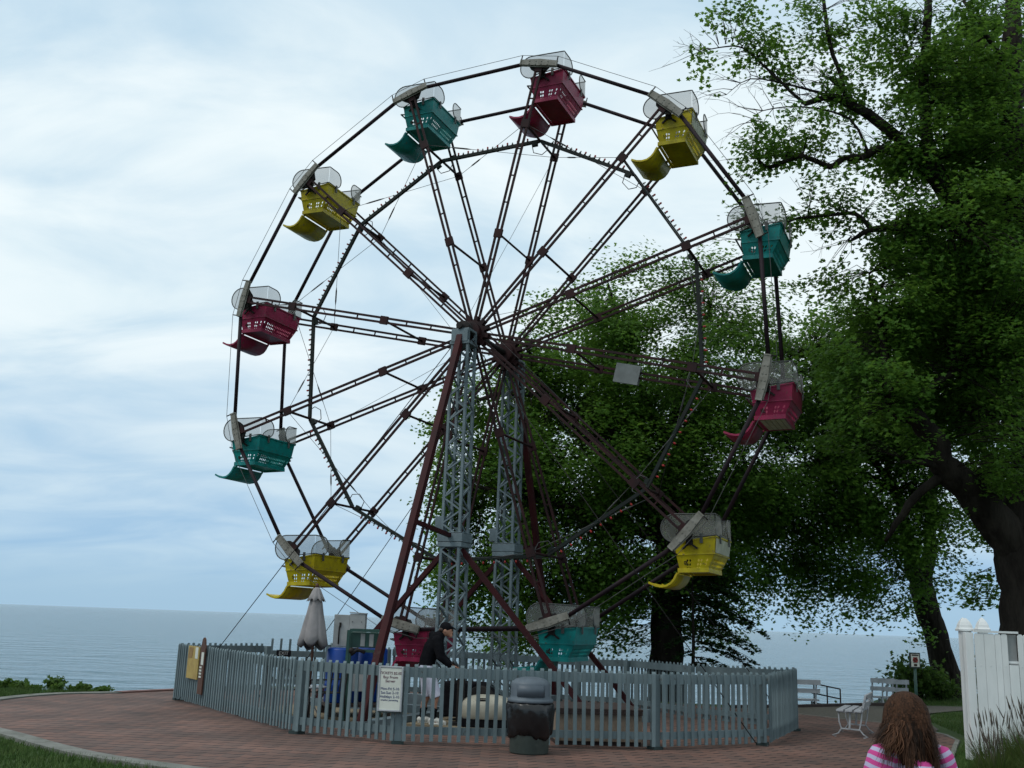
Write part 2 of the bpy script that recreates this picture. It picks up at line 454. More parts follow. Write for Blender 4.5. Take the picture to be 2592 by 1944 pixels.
def sheet(name, pts, z, m, thick=None):
    b = MB(); n = len(pts)
    b.add([(x, y, z) for x, y in pts], [tuple(range(n))])
    return struct(b.build(name, m))
LEFT = [(-2, -6), (-0.9, 2), (-0.9, 8), (-1.4, 10.2), (-2.3, 11.5), (-3.42, 12.18), (-3.85, 12.42), (-4.63, 12.91), (-5.43, 13.63), (-6.42, 14.66), (-6.98, 15.2),
        (-7.7, 16.0), (-8.4, 17.0), (-8.85, 18.1), (-9.0, 19.3), (-8.92, 20.38), (-8.6, 21.3), (-7.75, 22.1), (-7.1, 23.2), (-5.5, 25.4)]
RIGHT = [(0, 26.2), (4.4, 24.6), (5.6, 23.8), (6.33, 23.01), (6.91, 22.23), (7.55, 21.54), (7.93, 19.9), (7.95, 19.4), (7.75, 18.45), (6.93, 16.68), (5.95, 14.58), (5.5, 12), (5.2, 8), (4.6, 0), (3, -6)]
sheet('brick_paving', LEFT + RIGHT, 0.0, brick_mat())
def strip(name, pts, w, z0, z1, m):
    b = MB(); L, Rr = [], []
    for i, p in enumerate(pts):
        a = V(*pts[max(i - 1, 0)], 0); c = V(*pts[min(i + 1, len(pts) - 1)], 0)
        t = (c - a).normalized(); nn = V(-t.y, t.x, 0)
        L.append(V(*p, 0)); Rr.append(V(*p, 0) + nn * w)
    n = len(pts)
    vs = [V(p.x, p.y, z) for z in (z0, z1) for p in L] + [V(p.x, p.y, z) for z in (z0, z1) for p in Rr]
    fs = []
    for i in range(n - 1):
        fs += [(i, i + 1, n + i + 1, n + i), (n + i, n + i + 1, 3 * n + i + 1, 3 * n + i), (3 * n + i, 3 * n + i + 1, 2 * n + i + 1, 2 * n + i)]
    b.add(vs, fs); return struct(b.build(name, m))
def smooth(pts, k=5):
    out = []
    P = [V(*p) for p in pts]
    for i in range(len(P) - 1):
        p0, p1, p2, p3 = P[max(i - 1, 0)], P[i], P[i + 1], P[min(i + 2, len(P) - 1)]
        for j in range(k):
            u = j / k
            q = 0.5 * ((2 * p1) + (p2 - p0) * u + (2 * p0 - 5 * p1 + 4 * p2 - p3) * u * u + (3 * p1 - p0 - 3 * p2 + p3) * u ** 3)
            out.append(tuple(q))
    out.append(tuple(P[-1])); return out
strip('concrete_kerb', smooth(LEFT[1:18]), 0.27, -0.08, 0.022, M['concrete'])
strip('brick_edging', smooth(LEFT[17:]), 0.22, -0.08, 0.03, mat('red_edging', (0.20, 0.10, 0.09), (0.13, 0.08, 0.07), 4, 0.8))
M['gravel'] = mat('gravel', (0.120, 0.115, 0.098), (0.065, 0.062, 0.052), 16, 0.95, bump=0.8, bscale=60, detail=8)
sheet('gravel_path', [(5.2, 24.1), (5.62, 23.82), (6.36, 23.03), (6.94, 22.25), (7.58, 21.56), (7.97, 19.9), (8.35, 20.6), (9.0, 23.2), (9.83, 24.7), (11.25, 26.16), (13.5, 27.3), (13.6, 28.6), (11.73, 27.4), (10.7, 27.3), (9.9, 26.6),
                      (9.0, 26.5), (7.0, 25.1)], -0.006, M['gravel'])
strip('path_edging', [(5.6, 23.8), (6.33, 23.01), (6.91, 22.23), (7.55, 21.54), (7.93, 19.9), (7.95, 19.4), (7.75, 18.45), (7.3, 17.5), (6.93, 16.68), (5.95, 14.58), (5.5, 12)], 0.07, -0.05, 0.008, M['concrete'])
strip('timber_edging', [(9.9, 27.15), (9.0, 26.75), (7.0, 25.3), (5.2, 24.35)], 0.15, -0.3, 0.05, M['darkwood'])
# short blades where the lawns come close enough to show them
def grass_blades(name, areas, m, label):
    V0 = []; 
    for (poly, n, h) in areas:
        P = np.array(poly); lo, hi2 = P.min(0), P.max(0)
        pts = RNG.uniform(lo, hi2, (n * 3, 2))
        ins = np.zeros(len(pts), bool); j = len(P) - 1
        for i in range(len(P)):
            c = ((P[i, 1] > pts[:, 1]) != (P[j, 1] > pts[:, 1])) & (pts[:, 0] < (P[j, 0] - P[i, 0]) * (pts[:, 1] - P[i, 1]) / (P[j, 1] - P[i, 1] + 1e-9) + P[i, 0])
            ins ^= c; j = i
        pts = pts[ins][:n]
        a = RNG.uniform(0, 2 * PI, len(pts)); hh = h * RNG.uniform(.5, 1.3, len(pts)); w = 0.006
        z = np.array([gz(*p) for p in pts]) - 0.01
        b1 = np.stack([pts[:, 0] + np.cos(a) * w, pts[:, 1] + np.sin(a) * w, z], 1)
        b2 = np.stack([pts[:, 0] - np.cos(a) * w, pts[:, 1] - np.sin(a) * w, z], 1)
        l = RNG.normal(0, .35, (len(pts), 2)) * hh[:, None]
        tp = np.stack([pts[:, 0] + l[:, 0], pts[:, 1] + l[:, 1], z + hh], 1)
        V0.append(np.stack([b1, b2, tp], 1).reshape(-1, 3))
    vv = np.concatenate(V0)
    return tag(fast_mesh(name, vv, 3, m), label, 'grass', kind='stuff')
def fast_mesh(name, verts, k, m, attr=None):
    """verts in runs of k make one polygon each"""
    n = len(verts) // k
    me = bpy.data.meshes.new(name)
    me.vertices.add(len(verts)); me.vertices.foreach_set('co', verts.astype(np.float32).ravel())
    me.loops.add(n * k); me.loops.foreach_set('vertex_index', np.arange(n * k, dtype=np.int32))
    me.polygons.add(n); me.polygons.foreach_set('loop_start', np.arange(0, n * k, k, dtype=np.int32))
    me.polygons.foreach_set('loop_total', np.full(n, k, np.int32))
    if attr is not None:
        at = me.attributes.new('leafvar', 'FLOAT', 'POINT'); at.data.foreach_set('value', attr.astype(np.float32))
    me.update(calc_edges=True); me.validate()
    me.materials.append(m)
    o = bpy.data.objects.new(name, me); COL.objects.link(o); return o
M['blade'] = mat('grass_blade', (0.036, 0.088, 0.016), (0.068, 0.105, 0.026), 3, 0.8)
grass_blades('grass', [([(-9.5, 11), (-7.2, 14.7), (-6.6, 14.4), (-5.3, 13.1), (-3.3, 11.8), (-3, 11)], 16000, 0.07),
                       ([(-10.8, 20.6), (-9.4, 20.4), (-9.0, 21.6), (-8.0, 22.4), (-8.6, 22.6), (-10.8, 22.4)], 5000, 0.09),
                       ([(8.2, 18.6), (9.0, 22.8), (9.9, 24.6), (11.3, 26.0), (12.6, 26.0), (11, 20), (9, 18)], 14000, 0.06),
                       ([(6.9, 16.4), (7.9, 18.4), (8.4, 18.4), (7.0, 14.8), (6.0, 14.4)], 4000, 0.09),
                       ([(10.4, 27.5), (14.5, 28.8), (15, 33), (12.2, 32)], 7000, 0.10)],
             M['blade'], 'short green lawn grass around the paved circle')

# ------------------------------------------------------------------ ferris wheel
WC = V(-0.45, 19.87, 7.05); AZ = -0.4090; R = 5.6; HW = 0.81; PH = -0.2158
ex, nx = V(math.cos(AZ), math.sin(AZ), 0), V(-math.sin(AZ), math.cos(AZ), 0)
ANG = [PI / 2 + PH - i * PI / 6 for i in range(12)]
def W2(x, y, z): return WC + ex * x + nx * y + V(0, 0, z)     # wheel frame to world
wheel = empty('ferris_wheel', 'tall twelve seat ferris wheel of maroon steel spokes, rim and light bars', 'ferris wheel', tuple(WC), AZ)
# one spoke along +X at y = 0
JO, JI = 0.775 * R, 0.365 * R
b = MB()
for s in (-1, 1):
    b.bar((0.22, 0, s * 0.04), (R - 0.02, 0, s * 0.058), 0.034, 0.042, (0, 0, 1))
for f in (0.17, 0.27, 0.48, 0.58, 0.68, 0.87):
    b.box((R * f, 0, 0), (0.025, 0.02, 0.11))
for x in (JO, JI): b.box((x, 0, 0), (0.17, 0.05, 0.165))
b.box((R - 0.10, 0, 0), (0.12, 0.05, 0.15))
sp = b.build('spoke', M['steel'], wheel)
# one grey end plate: a shallow channel set across the spoke end, with its pegs
b = MB()
b.add([(-.05, -.012, -.40), (.045, -.012, -.40), (.075, -.012, 0), (.045, -.012, .40), (-.05, -.012, .40), (-.055, -.012, 0),
       (-.05, .012, -.40), (.045, .012, -.40), (.075, .012, 0), (.045, .012, .40), (-.05, .012, .40), (-.055, .012, 0)],
      [(0, 1, 2, 3, 4, 5), (11, 10, 9, 8, 7, 6)] + [(i, 6 + i, 6 + (i + 1) % 6, (i + 1) % 6) for i in range(6)])
for (x0, x1) in ((.045, .075), (-.05, -.055)):
    b.bar((x0, .025, -.40), (x1, .025, 0), 0.012, 0.05, (1, 0, 0)); b.bar((x1, .025, 0), (x0, .025, .40), 0.012, 0.05, (1, 0, 0))
for z in (-.39, .39):
    b.box((-.003, .0, z), (.115, .045, .025))
for z in (-.2, -.06, .06, .2):
    for x in (-.03, .03): b.box((x, -.016, z), (.022, .012, .022))
pl = b.build('end_plate', M['plate'], wheel)
for z in (-.39, .39): MB().tube([(.04, .0, z), (.15, .0, z)], .012, 6).build('cable_peg', M['darkiron'], pl)
b = MB()                                                    # dark bearing block behind the plate
b.add([(.03, .02, -.30), (.03, .02, .30), (-.12, .02, .16), (-.12, .02, -.16), (.03, .10, -.22), (.03, .10, .22), (-.12, .10, .12), (-.12, .10, -.12)],
      [(0, 1, 2, 3), (7, 6, 5, 4), (0, 4, 5, 1), (1, 5, 6, 2), (2, 6, 7, 3), (3, 7, 4, 0)])
b.tube([(-.03, .08, 0), (-.03, .22, 0)], .04, 10)
bb = b.build('seat_bearing', M['darkiron'], wheel)
b = MB()
d15 = math.radians(15)
hl = R * math.sin(d15) - 0.36
b.tube([(R * math.cos(d15) + .09, 0, -hl), (R * math.cos(d15) + .09, 0, hl)], 0.038, 8)
# meets both plates: ends follow the plate ends
rt = b.build('rim_tube', M['rim'], wheel)
b = MB(); b.tube([(JO, -HW, 0), (JO, HW, 0)], 0.026, 6); cb = b.build('cross_bar', M['steel'], wheel)
b = MB(); b.tube([(JI, -HW, 0), (JI, HW, 0)], 0.024, 6); ci = b.build('inner_cross_bar', M['steel'], wheel)
for x in range(12):
    a = ANG[x]
    for s in (-1, 1):
        first = (x == 0 and s == -1)
        flip = 0 if s == -1 else PI
        def put(o, ang, y):
            c = o if first else o.copy()
            if not first:
                COL.objects.link(c); c.parent = wheel
                for ch in list(o.children): q = ch.copy(); COL.objects.link(q); q.parent = c
            c.rotation_euler = (0, -ang, 0); c.location = (0, y, 0); return c
        put(sp, a, s * HW)
        put(rt, a - d15, s * HW)
        # plates: bent outwards, mirrored on the far side
        for o in (pl, bb):
            c = put(o, a, 0)
            c.location = (math.cos(a) * R, s * (HW + (0.07 if o is pl else 0.02)), math.sin(a) * R)
            if s == 1: c.scale = (1, -1, 1)
    if x: ico(cb, wheel, (0, -a, 0)); ico(ci, wheel, (0, -a, 0))
    else: cb.rotation_euler = ci.rotation_euler = (0, -a, 0)
def WP(r, a, y): return V(r * math.cos(a), y, r * math.sin(a))
# light bars between the middles of the outer cross bars
b = MB(); Lb = 2 * JO * math.sin(d15); xb = JO * math.cos(d15)
b.box((xb, 0, 0), (0.062, 0.06, Lb - 0.04))
for k in range(16): b.box((xb + 0.046, 0, -Lb / 2 + 0.28 + k * (Lb - 0.56) / 15), (0.02, 0.03, 0.035))
b.box((xb - 0.055, 0, -Lb / 2 + 0.12), (0.07, 0.08, 0.11))
lb = b.build('light_bar', M['bar'], wheel)
b = MB(); b.sphere((0, 0, 0), 0.020, 8, 6, (1.5, 1, 1)); b.tube([(-.05, 0, 0), (0, 0, 0)], .014, 6)
rb = b.build('red_bulb', M['bulb_red'], lb, loc=(xb + 0.085, 0, -Lb / 2 + 0.28))
for k in range(2, 16, 2): ico(rb, lb, loc=(xb + 0.085, 0, -Lb / 2 + 0.28 + k * (Lb - 0.56) / 15))
b = MB()
for k in range(1, 16, 2): b.sphere((xb + 0.075, 0, -Lb / 2 + 0.28 + k * (Lb - 0.56) / 15), 0.015, 8, 6, (1.4, 1, 1))
cl = b.build('clear_bulbs', M['bulb_clear'], lb); cl['kind'] = 'stuff'
b = MB()
b.tube([(xb - .08, 0, -Lb / 2 + .18), (xb - .22, .02, -Lb / 2 + .16), (xb - .30, .02, -Lb / 2 - .02), (xb - .22, .01, -Lb / 2 - .16), (xb - .10, 0, -Lb / 2 - .16)], .009, 6)
b.build('jumper_cable', M['cable'], lb)
for x in range(12):
    a = ANG[x] - d15
    o = lb if x == 0 else dup(lb, wheel)
    o.rotation_euler = (0, -a, 0)
# crossed tension rods with turnbuckles between neighbouring outer joints
for x in range(12):
    a0, a1 = ANG[x], ANG[(x + 1) % 12]
    for s in (-1, 1):
        p, q = WP(JO, a0, s * HW), WP(JO, a1, -s * HW)
        b = MB(); b.tube([p, q], 0.0055, 5)
        d = (q - p).normalized()
        m0 = p + d * 0.55
        b.tube([m0, m0 + d * .1, m0 + d * .34, m0 + d * .44], [.006, .016, .016, .006], 6)
        b.build('tension_rod', M['cable'], wheel)
for x in range(0, 12):                                       # thin rods from hub to the inner joints of the other face
    p, q = WP(0.3, ANG[x], -HW), WP(JO, ANG[(x + 2) % 12], HW)
    if x % 2 == 0:
        b = MB(); b.tube([p, q], 0.0045, 5); b.build('stay_rod', M['cable'], wheel)
pts = []
for x in range(12):
    for s in (1, -1):
        t = ANG[x]; pts.append(V(math.cos(t) * (R + .15) - math.sin(t) * .39 * s, -HW - .07, math.sin(t) * (R + .15) + math.cos(t) * .39 * s))
b = MB(); b.tube(pts, 0.0055, 5, closed=True); b.build('drive_cable', M['cable'], wheel)
Ry = Matrix.Rotation(PI / 2, 3, 'X')
for s in (-1, 1):
    b = MB()
    b.lathe([(0.16, -.20), (0.20, -.19), (0.20, -.07), (0.25, -.065), (0.25, .065), (0.20, .07), (0.20, .19), (0.16, .20)], (0, s * HW, 0), 24, Ry, False)
    for k in range(12):
        a = ANG[k]
        b.bar((.18 * math.cos(a), s * HW, .18 * math.sin(a)), (.34 * math.cos(a), s * HW, .34 * math.sin(a)), .085, .12, (0, 1, 0))
    b.build('hub', M['steel'], wheel)
b = MB(); b.tube([(0, -1.45, 0), (0, 1.45, 0)], 0.06, 14); b.build('axle', M['darkiron'], wheel)
b = MB(); p = WP(0.475 * R, ANG[3], HW)
b.box(p + V(0, 0, -0.02), (.46, .16, .34), Matrix.Rotation(-ANG[3], 3, 'Y'))
b.box(p + V(0, -.09, -0.02), (.50, .02, .38), Matrix.Rotation(-ANG[3], 3, 'Y'))
o = b.build('ballast_box', mat('dull_box_paint', (0.20, 0.22, 0.22), (0.14, 0.155, 0.155), 4, 0.6), wheel); o['label'] = 'pale grey metal box bolted to a lower right spoke'

# ------------------------------------------------------------------ gondolas
def panel(b, quad, nu, nv, holes, hr=0.36):
    bl, br_, tr_, tl = [V(p) for p in quad]
    def P(u, v): return (bl * (1 - u) + br_ * u) * (1 - v) + (tl * (1 - u) + tr_ * u) * v
    for i in range(nu):
        for j in range(nv):
            c = [P((i + du) / nu, (j + dv) / nv) for du, dv in ((0, 0), (1, 0), (1, 1), (0, 1))]
            if (i, j) not in holes:
                b.add(c, [(0, 1, 2, 3)])
            else:
                oct_ = [P((i + .5 + hr * math.cos(PI / 4 * k + PI / 8 + PI)) / nu, (j + .5 + hr * math.sin(PI / 4 * k + PI / 8 + PI)) / nv) for k in range(8)]
                vs = c + oct_
                b.add(vs, [(0, 5, 4), (0, 1, 6, 5), (1, 7, 6), (1, 2, 8, 7), (2, 9, 8), (2, 3, 10, 9), (3, 11, 10), (3, 0, 4, 11)])
def make_gondola(paint, pale_back):
    g = empty('gondola', 'gondola', 'gondola')
    m = M[paint]
    b = MB()
    def pt(x, y, z, s): return (x, y * s, z)
    hs = {(c, r) for c in (3, 4, 7, 8) for r in (0, 1, 2)} | {(10, 2), (10, 1)}
    for s in (1, -1):
        tf, tb = pt(.27, .615, -.17, s), pt(-.43, .615, -.075, s)
        rf, rbk = pt(.25, .575, -.37, s), pt(-.395, .575, -.355, s)
        bf, bbk = pt(.215, .50, -.62, s), pt(-.25, .50, -.62, s)
        panel(b, [rf, rbk, tb, tf], 2, 2, set())
        panel(b, [bf, bbk, rbk, rf], 12, 4, hs)
    hb = {(c, r) for c in range(2, 17) for r in (0, 1, 2)} - {(8, 0), (9, 0), (8, 1)} | {(0, 2), (18, 2)}
    panel(b, [(-.25, .50, -.62), (-.25, -.50, -.62), (-.395, -.575, -.355), (-.395, .575, -.355)], 19, 4, hb)
    panel(b, [(-.395, .575, -.355), (-.395, -.575, -.355), (-.43, -.615, -.075), (-.43, .615, -.075)], 4, 2, set())
    panel(b, [(.20, .50, -.615), (.20, -.50, -.615), (-.25, -.50, -.615), (-.25, .50, -.615)], 3, 3, set())
    tub = b.build('seat_tub', m, g)
    bm = bmesh.new(); bm.from_mesh(tub.data); bmesh.ops.remove_doubles(bm, verts=bm.verts, dist=1e-4)
    bmesh.ops.recalc_face_normals(bm, faces=bm.faces); bm.to_mesh(tub.data); bm.free()
    solid(tub, 0.014)
    b = MB()                                                  # base flange, mid ridge and top lip
    for s in (1, -1):
        b.bar((.245, s * .515, -.62), (-.275, s * .515, -.62), .035, .075)
        b.bar((.255, s * .585, -.36), (-.41, s * .585, -.352), .022, .02)
        b.bar((.275, s * .62, -.165), (-.44, s * .62, -.07), .03, .025)
    b.bar((-.268, -.53, -.62), (-.268, .53, -.62), .035, .075); b.bar((-.405, -.60, -.352), (-.405, .60, -.352), .022, .02)
    b.bar((-.44, -.635, -.07), (-.44, .635, -.07), .03, .025); b.bar((.23, -.53, -.63), (.23, .53, -.63), .035, .05)
    b.build('tub_trim', m, g)
    if pale_back:
        b = MB(); b.add([(-.415, .55, -.335), (-.415, -.55, -.335), (-.446, -.585, -.10), (-.446, .585, -.10)], [(0, 1, 2, 3)])
        o = solid(b.build('back_panel', M['pale'], g), 0.01); o['label'] = 'faded cream panel on the back'
    b = MB()                                                  # curved foot rest
    prof = [(.262, -.672), (.287, -.70), (.33, -.78), (.39, -.845), (.47, -.885), (.57, -.895), (.68, -.87), (.79, -.82)]
    ws = [.47, .47, .47, .47, .46, .45, .43, .42]
    vs = [(x, s * w, z) for (x, z), w in zip(prof, ws) for s in (1, -1)]
    b.add(vs, [(2 * i, 2 * i + 1, 2 * i + 3, 2 * i + 2) for i in range(len(prof) - 1)], True)
    solid(b.build('foot_rest', m, g), 0.022)
    for s in (1, -1):
        b = MB()
        pr = [V(x, s * (w + .012), z + .012) for (x, z), w in zip(prof, ws)]
        for i in range(len(pr) - 1): b.bar(pr[i], pr[i + 1], .018, .034)
        b.bar((.20, s * .44, -.63), (.27, s * .455, -.68), .03, .03)
        b.build('foot_rest_edge', m, g)
    b = MB(); b.tube([(.24, -.57, -.30), (.36, -.56, -.27), (.36, .56, -.27), (.24, .57, -.30)], .016, 8); b.build('lap_bar', M['rimtube'], g)
    for s in (1, -1):
        b = MB()
        # side screen with rounded front, then the short wrap round the back corner
        out = [(-.44, -.05), (.08, -.085)] + [(.25 + .24 * math.cos(t), .085 + .24 * math.sin(t)) for t in np.linspace(-PI / 2, PI / 2, 13)] + [(-.44, .305)]
        side = [V(x, s * .64, z) for x, z in out]
        b.add(side, [tuple(range(len(side)))])
        wr = [(.0, -.05), (.26, -.06)] + [(.26 + .17 * math.cos(t), .115 + .18 * math.sin(t)) for t in np.linspace(-PI / 2, PI / 2, 11)] + [(.0, .305)]
        back = [V(-.45 - .02 * (y / .4), s * (.64 - y), z) for y, z in wr]
        b.add(back, [tuple(range(len(back)))])
        sc = b.build('side_guard', M['screen'], g)
        b = MB(); b.tube(side[1:], .011, 6); b.tube(back[1:], .011, 6); b.tube([side[0], side[1]], .011, 6); b.tube([back[0], back[1]], .011, 6)
        b.build('guard_tube', M['rimtube'], sc)
        MB().box((-.20, s * .636, -.10), (.05, .02, .16)).build('guard_clip', M['rimtube'], sc); MB().box((-.468, s * .36, -.10), (.02, .045, .16)).build('guard_clip', M['rimtube'], sc)
        b = MB()
        b.box((0, s * .655, -.08), (.11, .05, .26))
        for dx in (-.13, .13): b.bar((0, s * .65, -.17), (dx, s * .63, -.27), .03, .03)
        b.tube([(0, s * .64, 0), (0, s * .86, 0)], .035, 10)
        b.build('hanger', M['darkiron'], g)
    return g
protos = {'pink': make_gondola('pink', False), 'yellow': make_gondola('yellow', False), 'teal': make_gondola('teal', False), 'yellow2': make_gondola('yellow', True)}
GL = ['magenta gondola at the very top of the wheel', 'yellow gondola hanging one place right of the topmost one', 'teal gondola at upper right in front of the leafy twigs',
      'magenta gondola farthest right, hanging in front of the dark trees', 'yellow gondola marked 2 with a cream back, low on the right', 'teal gondola at the bottom of the wheel, just above the fence',
      'magenta gondola lowest on the left, half hidden by the man in black', 'yellow gondola low on the left over the folded parasol', 'teal gondola farthest left on the wheel, against the low sky',
      'magenta gondola high on the left rim, level with the hub', 'yellow gondola at upper left of the wheel', 'teal gondola one place left of the topmost magenta one']
used = set()
for i in range(12):
    key = ('pink', 'yellow', 'teal')[i % 3]
    if i in (1, 4): key = 'yellow2'
    g = protos[key] if key not in used else dup(protos[key])
    used.add(key)
    p = W2(R * math.cos(ANG[i]), 0, R * math.sin(ANG[i]))
    g.location = p; g.rotation_euler = (0, 0, AZ + PI)
    sway = [0, .01, -.015, .02, .03, -.01, .0, .035, .02, .0, -.01, .01][i]
    g.rotation_euler = (0, sway, AZ + PI)
    tag(g, GL[i], 'gondola', 'gondolas hanging from the ferris wheel')
    num = str((i - 2 - 1) % 12 + 1)
    if i == 3:
        b = MB()
        for k in range(5): b.box((.12 - .085 * k, 0, -.650), (.075, .90, .012))
        o = b.build('floor_slats', M['pale'], g); o['label'] = 'pale slats under the seat'
    text('seat_number', num, .085, M['ink'], g, (.10, .552, -.50), (PI / 2 + .29, 0, PI), .004)

# ------------------------------------------------------------------ towers carrying the axle
def tower(name, sgn, label, lean):
    base = W2(0, 1.2 * sgn, 0); base.z = 0
    t = empty(name, label, 'support tower', tuple(base), AZ, 'lattice towers carrying the wheel axle')
    H0, HC, H1 = 0.22, 3.05, 6.98
    def hw(z): return 0.185 if z < HC else 0.185 - 0.03 * (z - HC) / (H1 - HC)
    for sx in (-1, 1):
        for sy in (-1, 1):
            b = MB(); b.bar((sx * hw(H0), sy * hw(H0), H0), (sx * hw(H1), sy * hw(H1), H1), .048, .048, (1, 0, 0)); b.build('tower_leg', M['tower'], t)
    for face in range(4):
        b = MB(); z = H0 + .1; k = 0; st = .235
        while z + st < H1:
            if True:
                w0, w1 = hw(z), hw(z + st); a = (-w0 if k % 2 else w0); c = -a * w1 / w0
                off0, off1 = w0, w1
                p, q = {0: (V(a, -off0, z), V(c, -off1, z + st)), 1: (V(a, off0, z), V(c, off1, z + st)), 2: (V(-off0, a, z), V(-off1, c, z + st)), 3: (V(off0, a, z), V(off1, c, z + st))}[face]
                b.bar(p, q, .028, .028, (0, 0, 1))
            z += st; k += 1
        b.build('face_lacing', M['tower'], t)
    b = MB()
    b.prism([(-.25, -.225), (.25, -.225), (.25, .225), (-.25, .225)], HC, HC + .15); b.prism([(-.24, -.22), (.24, -.22), (.24, .22), (-.24, .22)], HC - .09, HC - .004)
    b.box((-.25, -.10, HC + .33), (.16, .16, .26)); b.box((.0, 0, HC + .165), (.46, .46, .02))
    bevel(b.build('splice_collar', M['tower'], t), .015)
    b = MB(); b.prism([(-.20, -.20), (.20, -.20), (.20, .20), (-.20, .20)], H1 - .28, H1 - .22); b.prism([(-.18, -.18), (.18, -.18), (.18, .18), (-.18, .18)], H1 - .02, H1 + .03)
    b.box((0, -.20 * -sgn, H1 - .12), (.34, .02, .24)); bevel(b.build('tower_cap', M['tower'], t), .01)
    b = MB(); b.lathe([(.06, -.11), (.13, -.10), (.13, .10), (.06, .11)], (0, 0, 7.05), 18, Ry, False); b.box((0, 0, 6.99), (.30, .20, .08)); b.build('axle_bearing', M['darkiron'], t)
    # outrigger leg at right angles to the wheel, the pair of ground braces in its plane, the tie
    b = MB(); b.bar((0, .16 * sgn, 6.86), (0, 2.85 * sgn, 0.16), .115, .115, (1, 0, 0)); b.build('outrigger_leg', M['brace'], t)
    for s in (-1, 1):
        b = MB(); b.bar((s * .16, .02 * sgn, 2.92), (s * 2.65, .02 * sgn, .20), .085, .085, (0, 1, 0)); b.build('ground_brace', M['brace'], t)
    b = MB(); b.bar((0, 1.55 * sgn, 3.28), (0, .2 * sgn, 3.16), .07, .07); b.build('tie_bar', M['brace'], t)
    b = MB(); b.box((0, 0, .11), (5.9, .20, .22)); b.build('base_beam', M['tower'], t)
    b = MB(); b.box((0, 1.55 * sgn, .09), (.20, 2.86, .18)); b.build('outrigger_beam', M['tower'], t)
    for s in (-1, 1):
        b = MB(); b.tube([(s * .1, 0, 6.9), (s * 5.4, .5 * sgn * lean, .05)], .0075, 6); b.build('guy_cable', M['darkiron'], t)
    return t
tower('lattice_tower', -1, 'grey blue lattice tower in front of the wheel with a red leg slanting left', 1)
tower('lattice_tower', 1, 'grey blue lattice tower behind the wheel, seen against the big tree', 1)

# ------------------------------------------------------------------ picket fence round the ride: one panel between two posts is one thing
PICK = MB()
PICK.prism([(-.026, -.011), (.026, -.011), (.026, .011), (-.026, .011)], 0.05, 1.045)
PICK.add([(-.026, -.011, 1.045), (.026, -.011, 1.045), (.026, .011, 1.045), (-.026, .011, 1.045), (-.026, .004, 1.075), (.026, .004, 1.075)],
         [(0, 1, 5, 4), (2, 3, 4, 5), (1, 2, 5), (3, 0, 4)])
pick_me = None
def fence_panel(p, q, label, dz0=0, dz1=0, post=True, rail_z=(0.965, 0.19), tall=0.0, sp=.127, outward=1):
    """pickets stand on the outer side of two rails; outward = side to the right of p->q when 1"""
    global pick_me
    p, q = V(*p, dz0), V(*q, dz1)
    d = q - p; L = V(d.x, d.y, 0).length; az = math.atan2(d.y, d.x); sl = (dz1 - dz0) / L
    t = empty('fence_panel', label, 'picket fence', tuple(p), az, 'blue green picket fence panels round the ride')
    for k, z in enumerate(rail_z):
        h = (.135, .10)[k]
        b = MB(); b.add([(.05, y, z + zz + sl * 0) for y in (-.022, .022) for zz in (-h / 2, h / 2)] + [(L - .05, y, z + zz + sl * L) for y in (-.022, .022) for zz in (-h / 2, h / 2)],
                        [(0, 1, 3, 2), (4, 6, 7, 5), (0, 4, 5, 1), (2, 3, 7, 6), (0, 2, 6, 4), (1, 5, 7, 3)])
        b.build('rail', M['fence'], t)
    n = max(2, int(round((L - .16) / sp)))
    for i in range(n + 1):
        s = .08 + (L - .16) * i / n
        if pick_me is None:
            o = PICK.build('picket', M['fence'], t); pick_me = o.data
        else:
            o = bpy.data.objects.new('picket', pick_me); COL.objects.link(o); o.parent = t
        o.location = (s, -.034 * outward, sl * s + random.uniform(-.009, .009) + tall); o.rotation_euler = (random.uniform(-.006, .006), random.uniform(-.013, .013), random.uniform(-.05, .05))
    if post:
        b = MB(); b.box((0, .075 * outward, .53), (.10, .10, 1.0)); b.build('post', M['fence'], t)
        b = MB(); b.box((0, .075 * outward, .02), (.17, .17, .05)); b.build('post_shoe', M['foot'], t)
    return t
FA, FB, FC, FD, FE, FF = (-6.32, 20.95), (-3.0, 15.85), (-1.40, 15.02), (2.26, 15.45), (4.08, 16.55), (5.24, 19.15)
FG, FH, FI, FJ, FK = (3.80, 21.15), (2.75, 23.25), (1.69, 24.25), (-0.85, 23.7), (-2.50, 23.9)
FL, FM, FN = (-4.10, 25.1), (-5.42, 24.75), (-4.97, 22.45)
fence_panel(FA, FB, 'long front left picket fence panel carrying the yellow board')
fence_panel(FB, FC, 'short front picket fence panel left of the ticket sign post')
fence_panel(FC, FD, 'front picket fence panel behind the trash bin')
fence_panel(FD, FE, 'front picket fence panel right of the tan platform')
fence_panel(FE, FF, 'picket fence panel seen edge on at the right end of the ring')
fence_panel(FF, FG, 'back picket fence panel joining the right end, nearest the white benches', 0, -.06)
fence_panel(FG, FH, 'back picket fence panel in front of the dark layered sapling', -.06, -.06)
fence_panel(FH, FI, 'short back picket fence panel behind the lowest teal gondola', -.06, -.10)
fence_panel(FI, FJ, 'back picket fence panel behind the lattice towers', -.10, -.02)
fence_panel(FJ, FK, 'back picket fence panel behind the man in black', -.02, -.02)
fence_panel(FK, FL, 'back picket fence panel behind the grey control cabinet', -.02, 0)
fence_panel(FL, FM, 'exit gate of tall spaced pickets with the exit sign', 0, 0, True, (.80, .18), .06, .20)
fence_panel(FN, FA, 'back left picket fence panel whose rail shows above the front pickets', 0, 0)

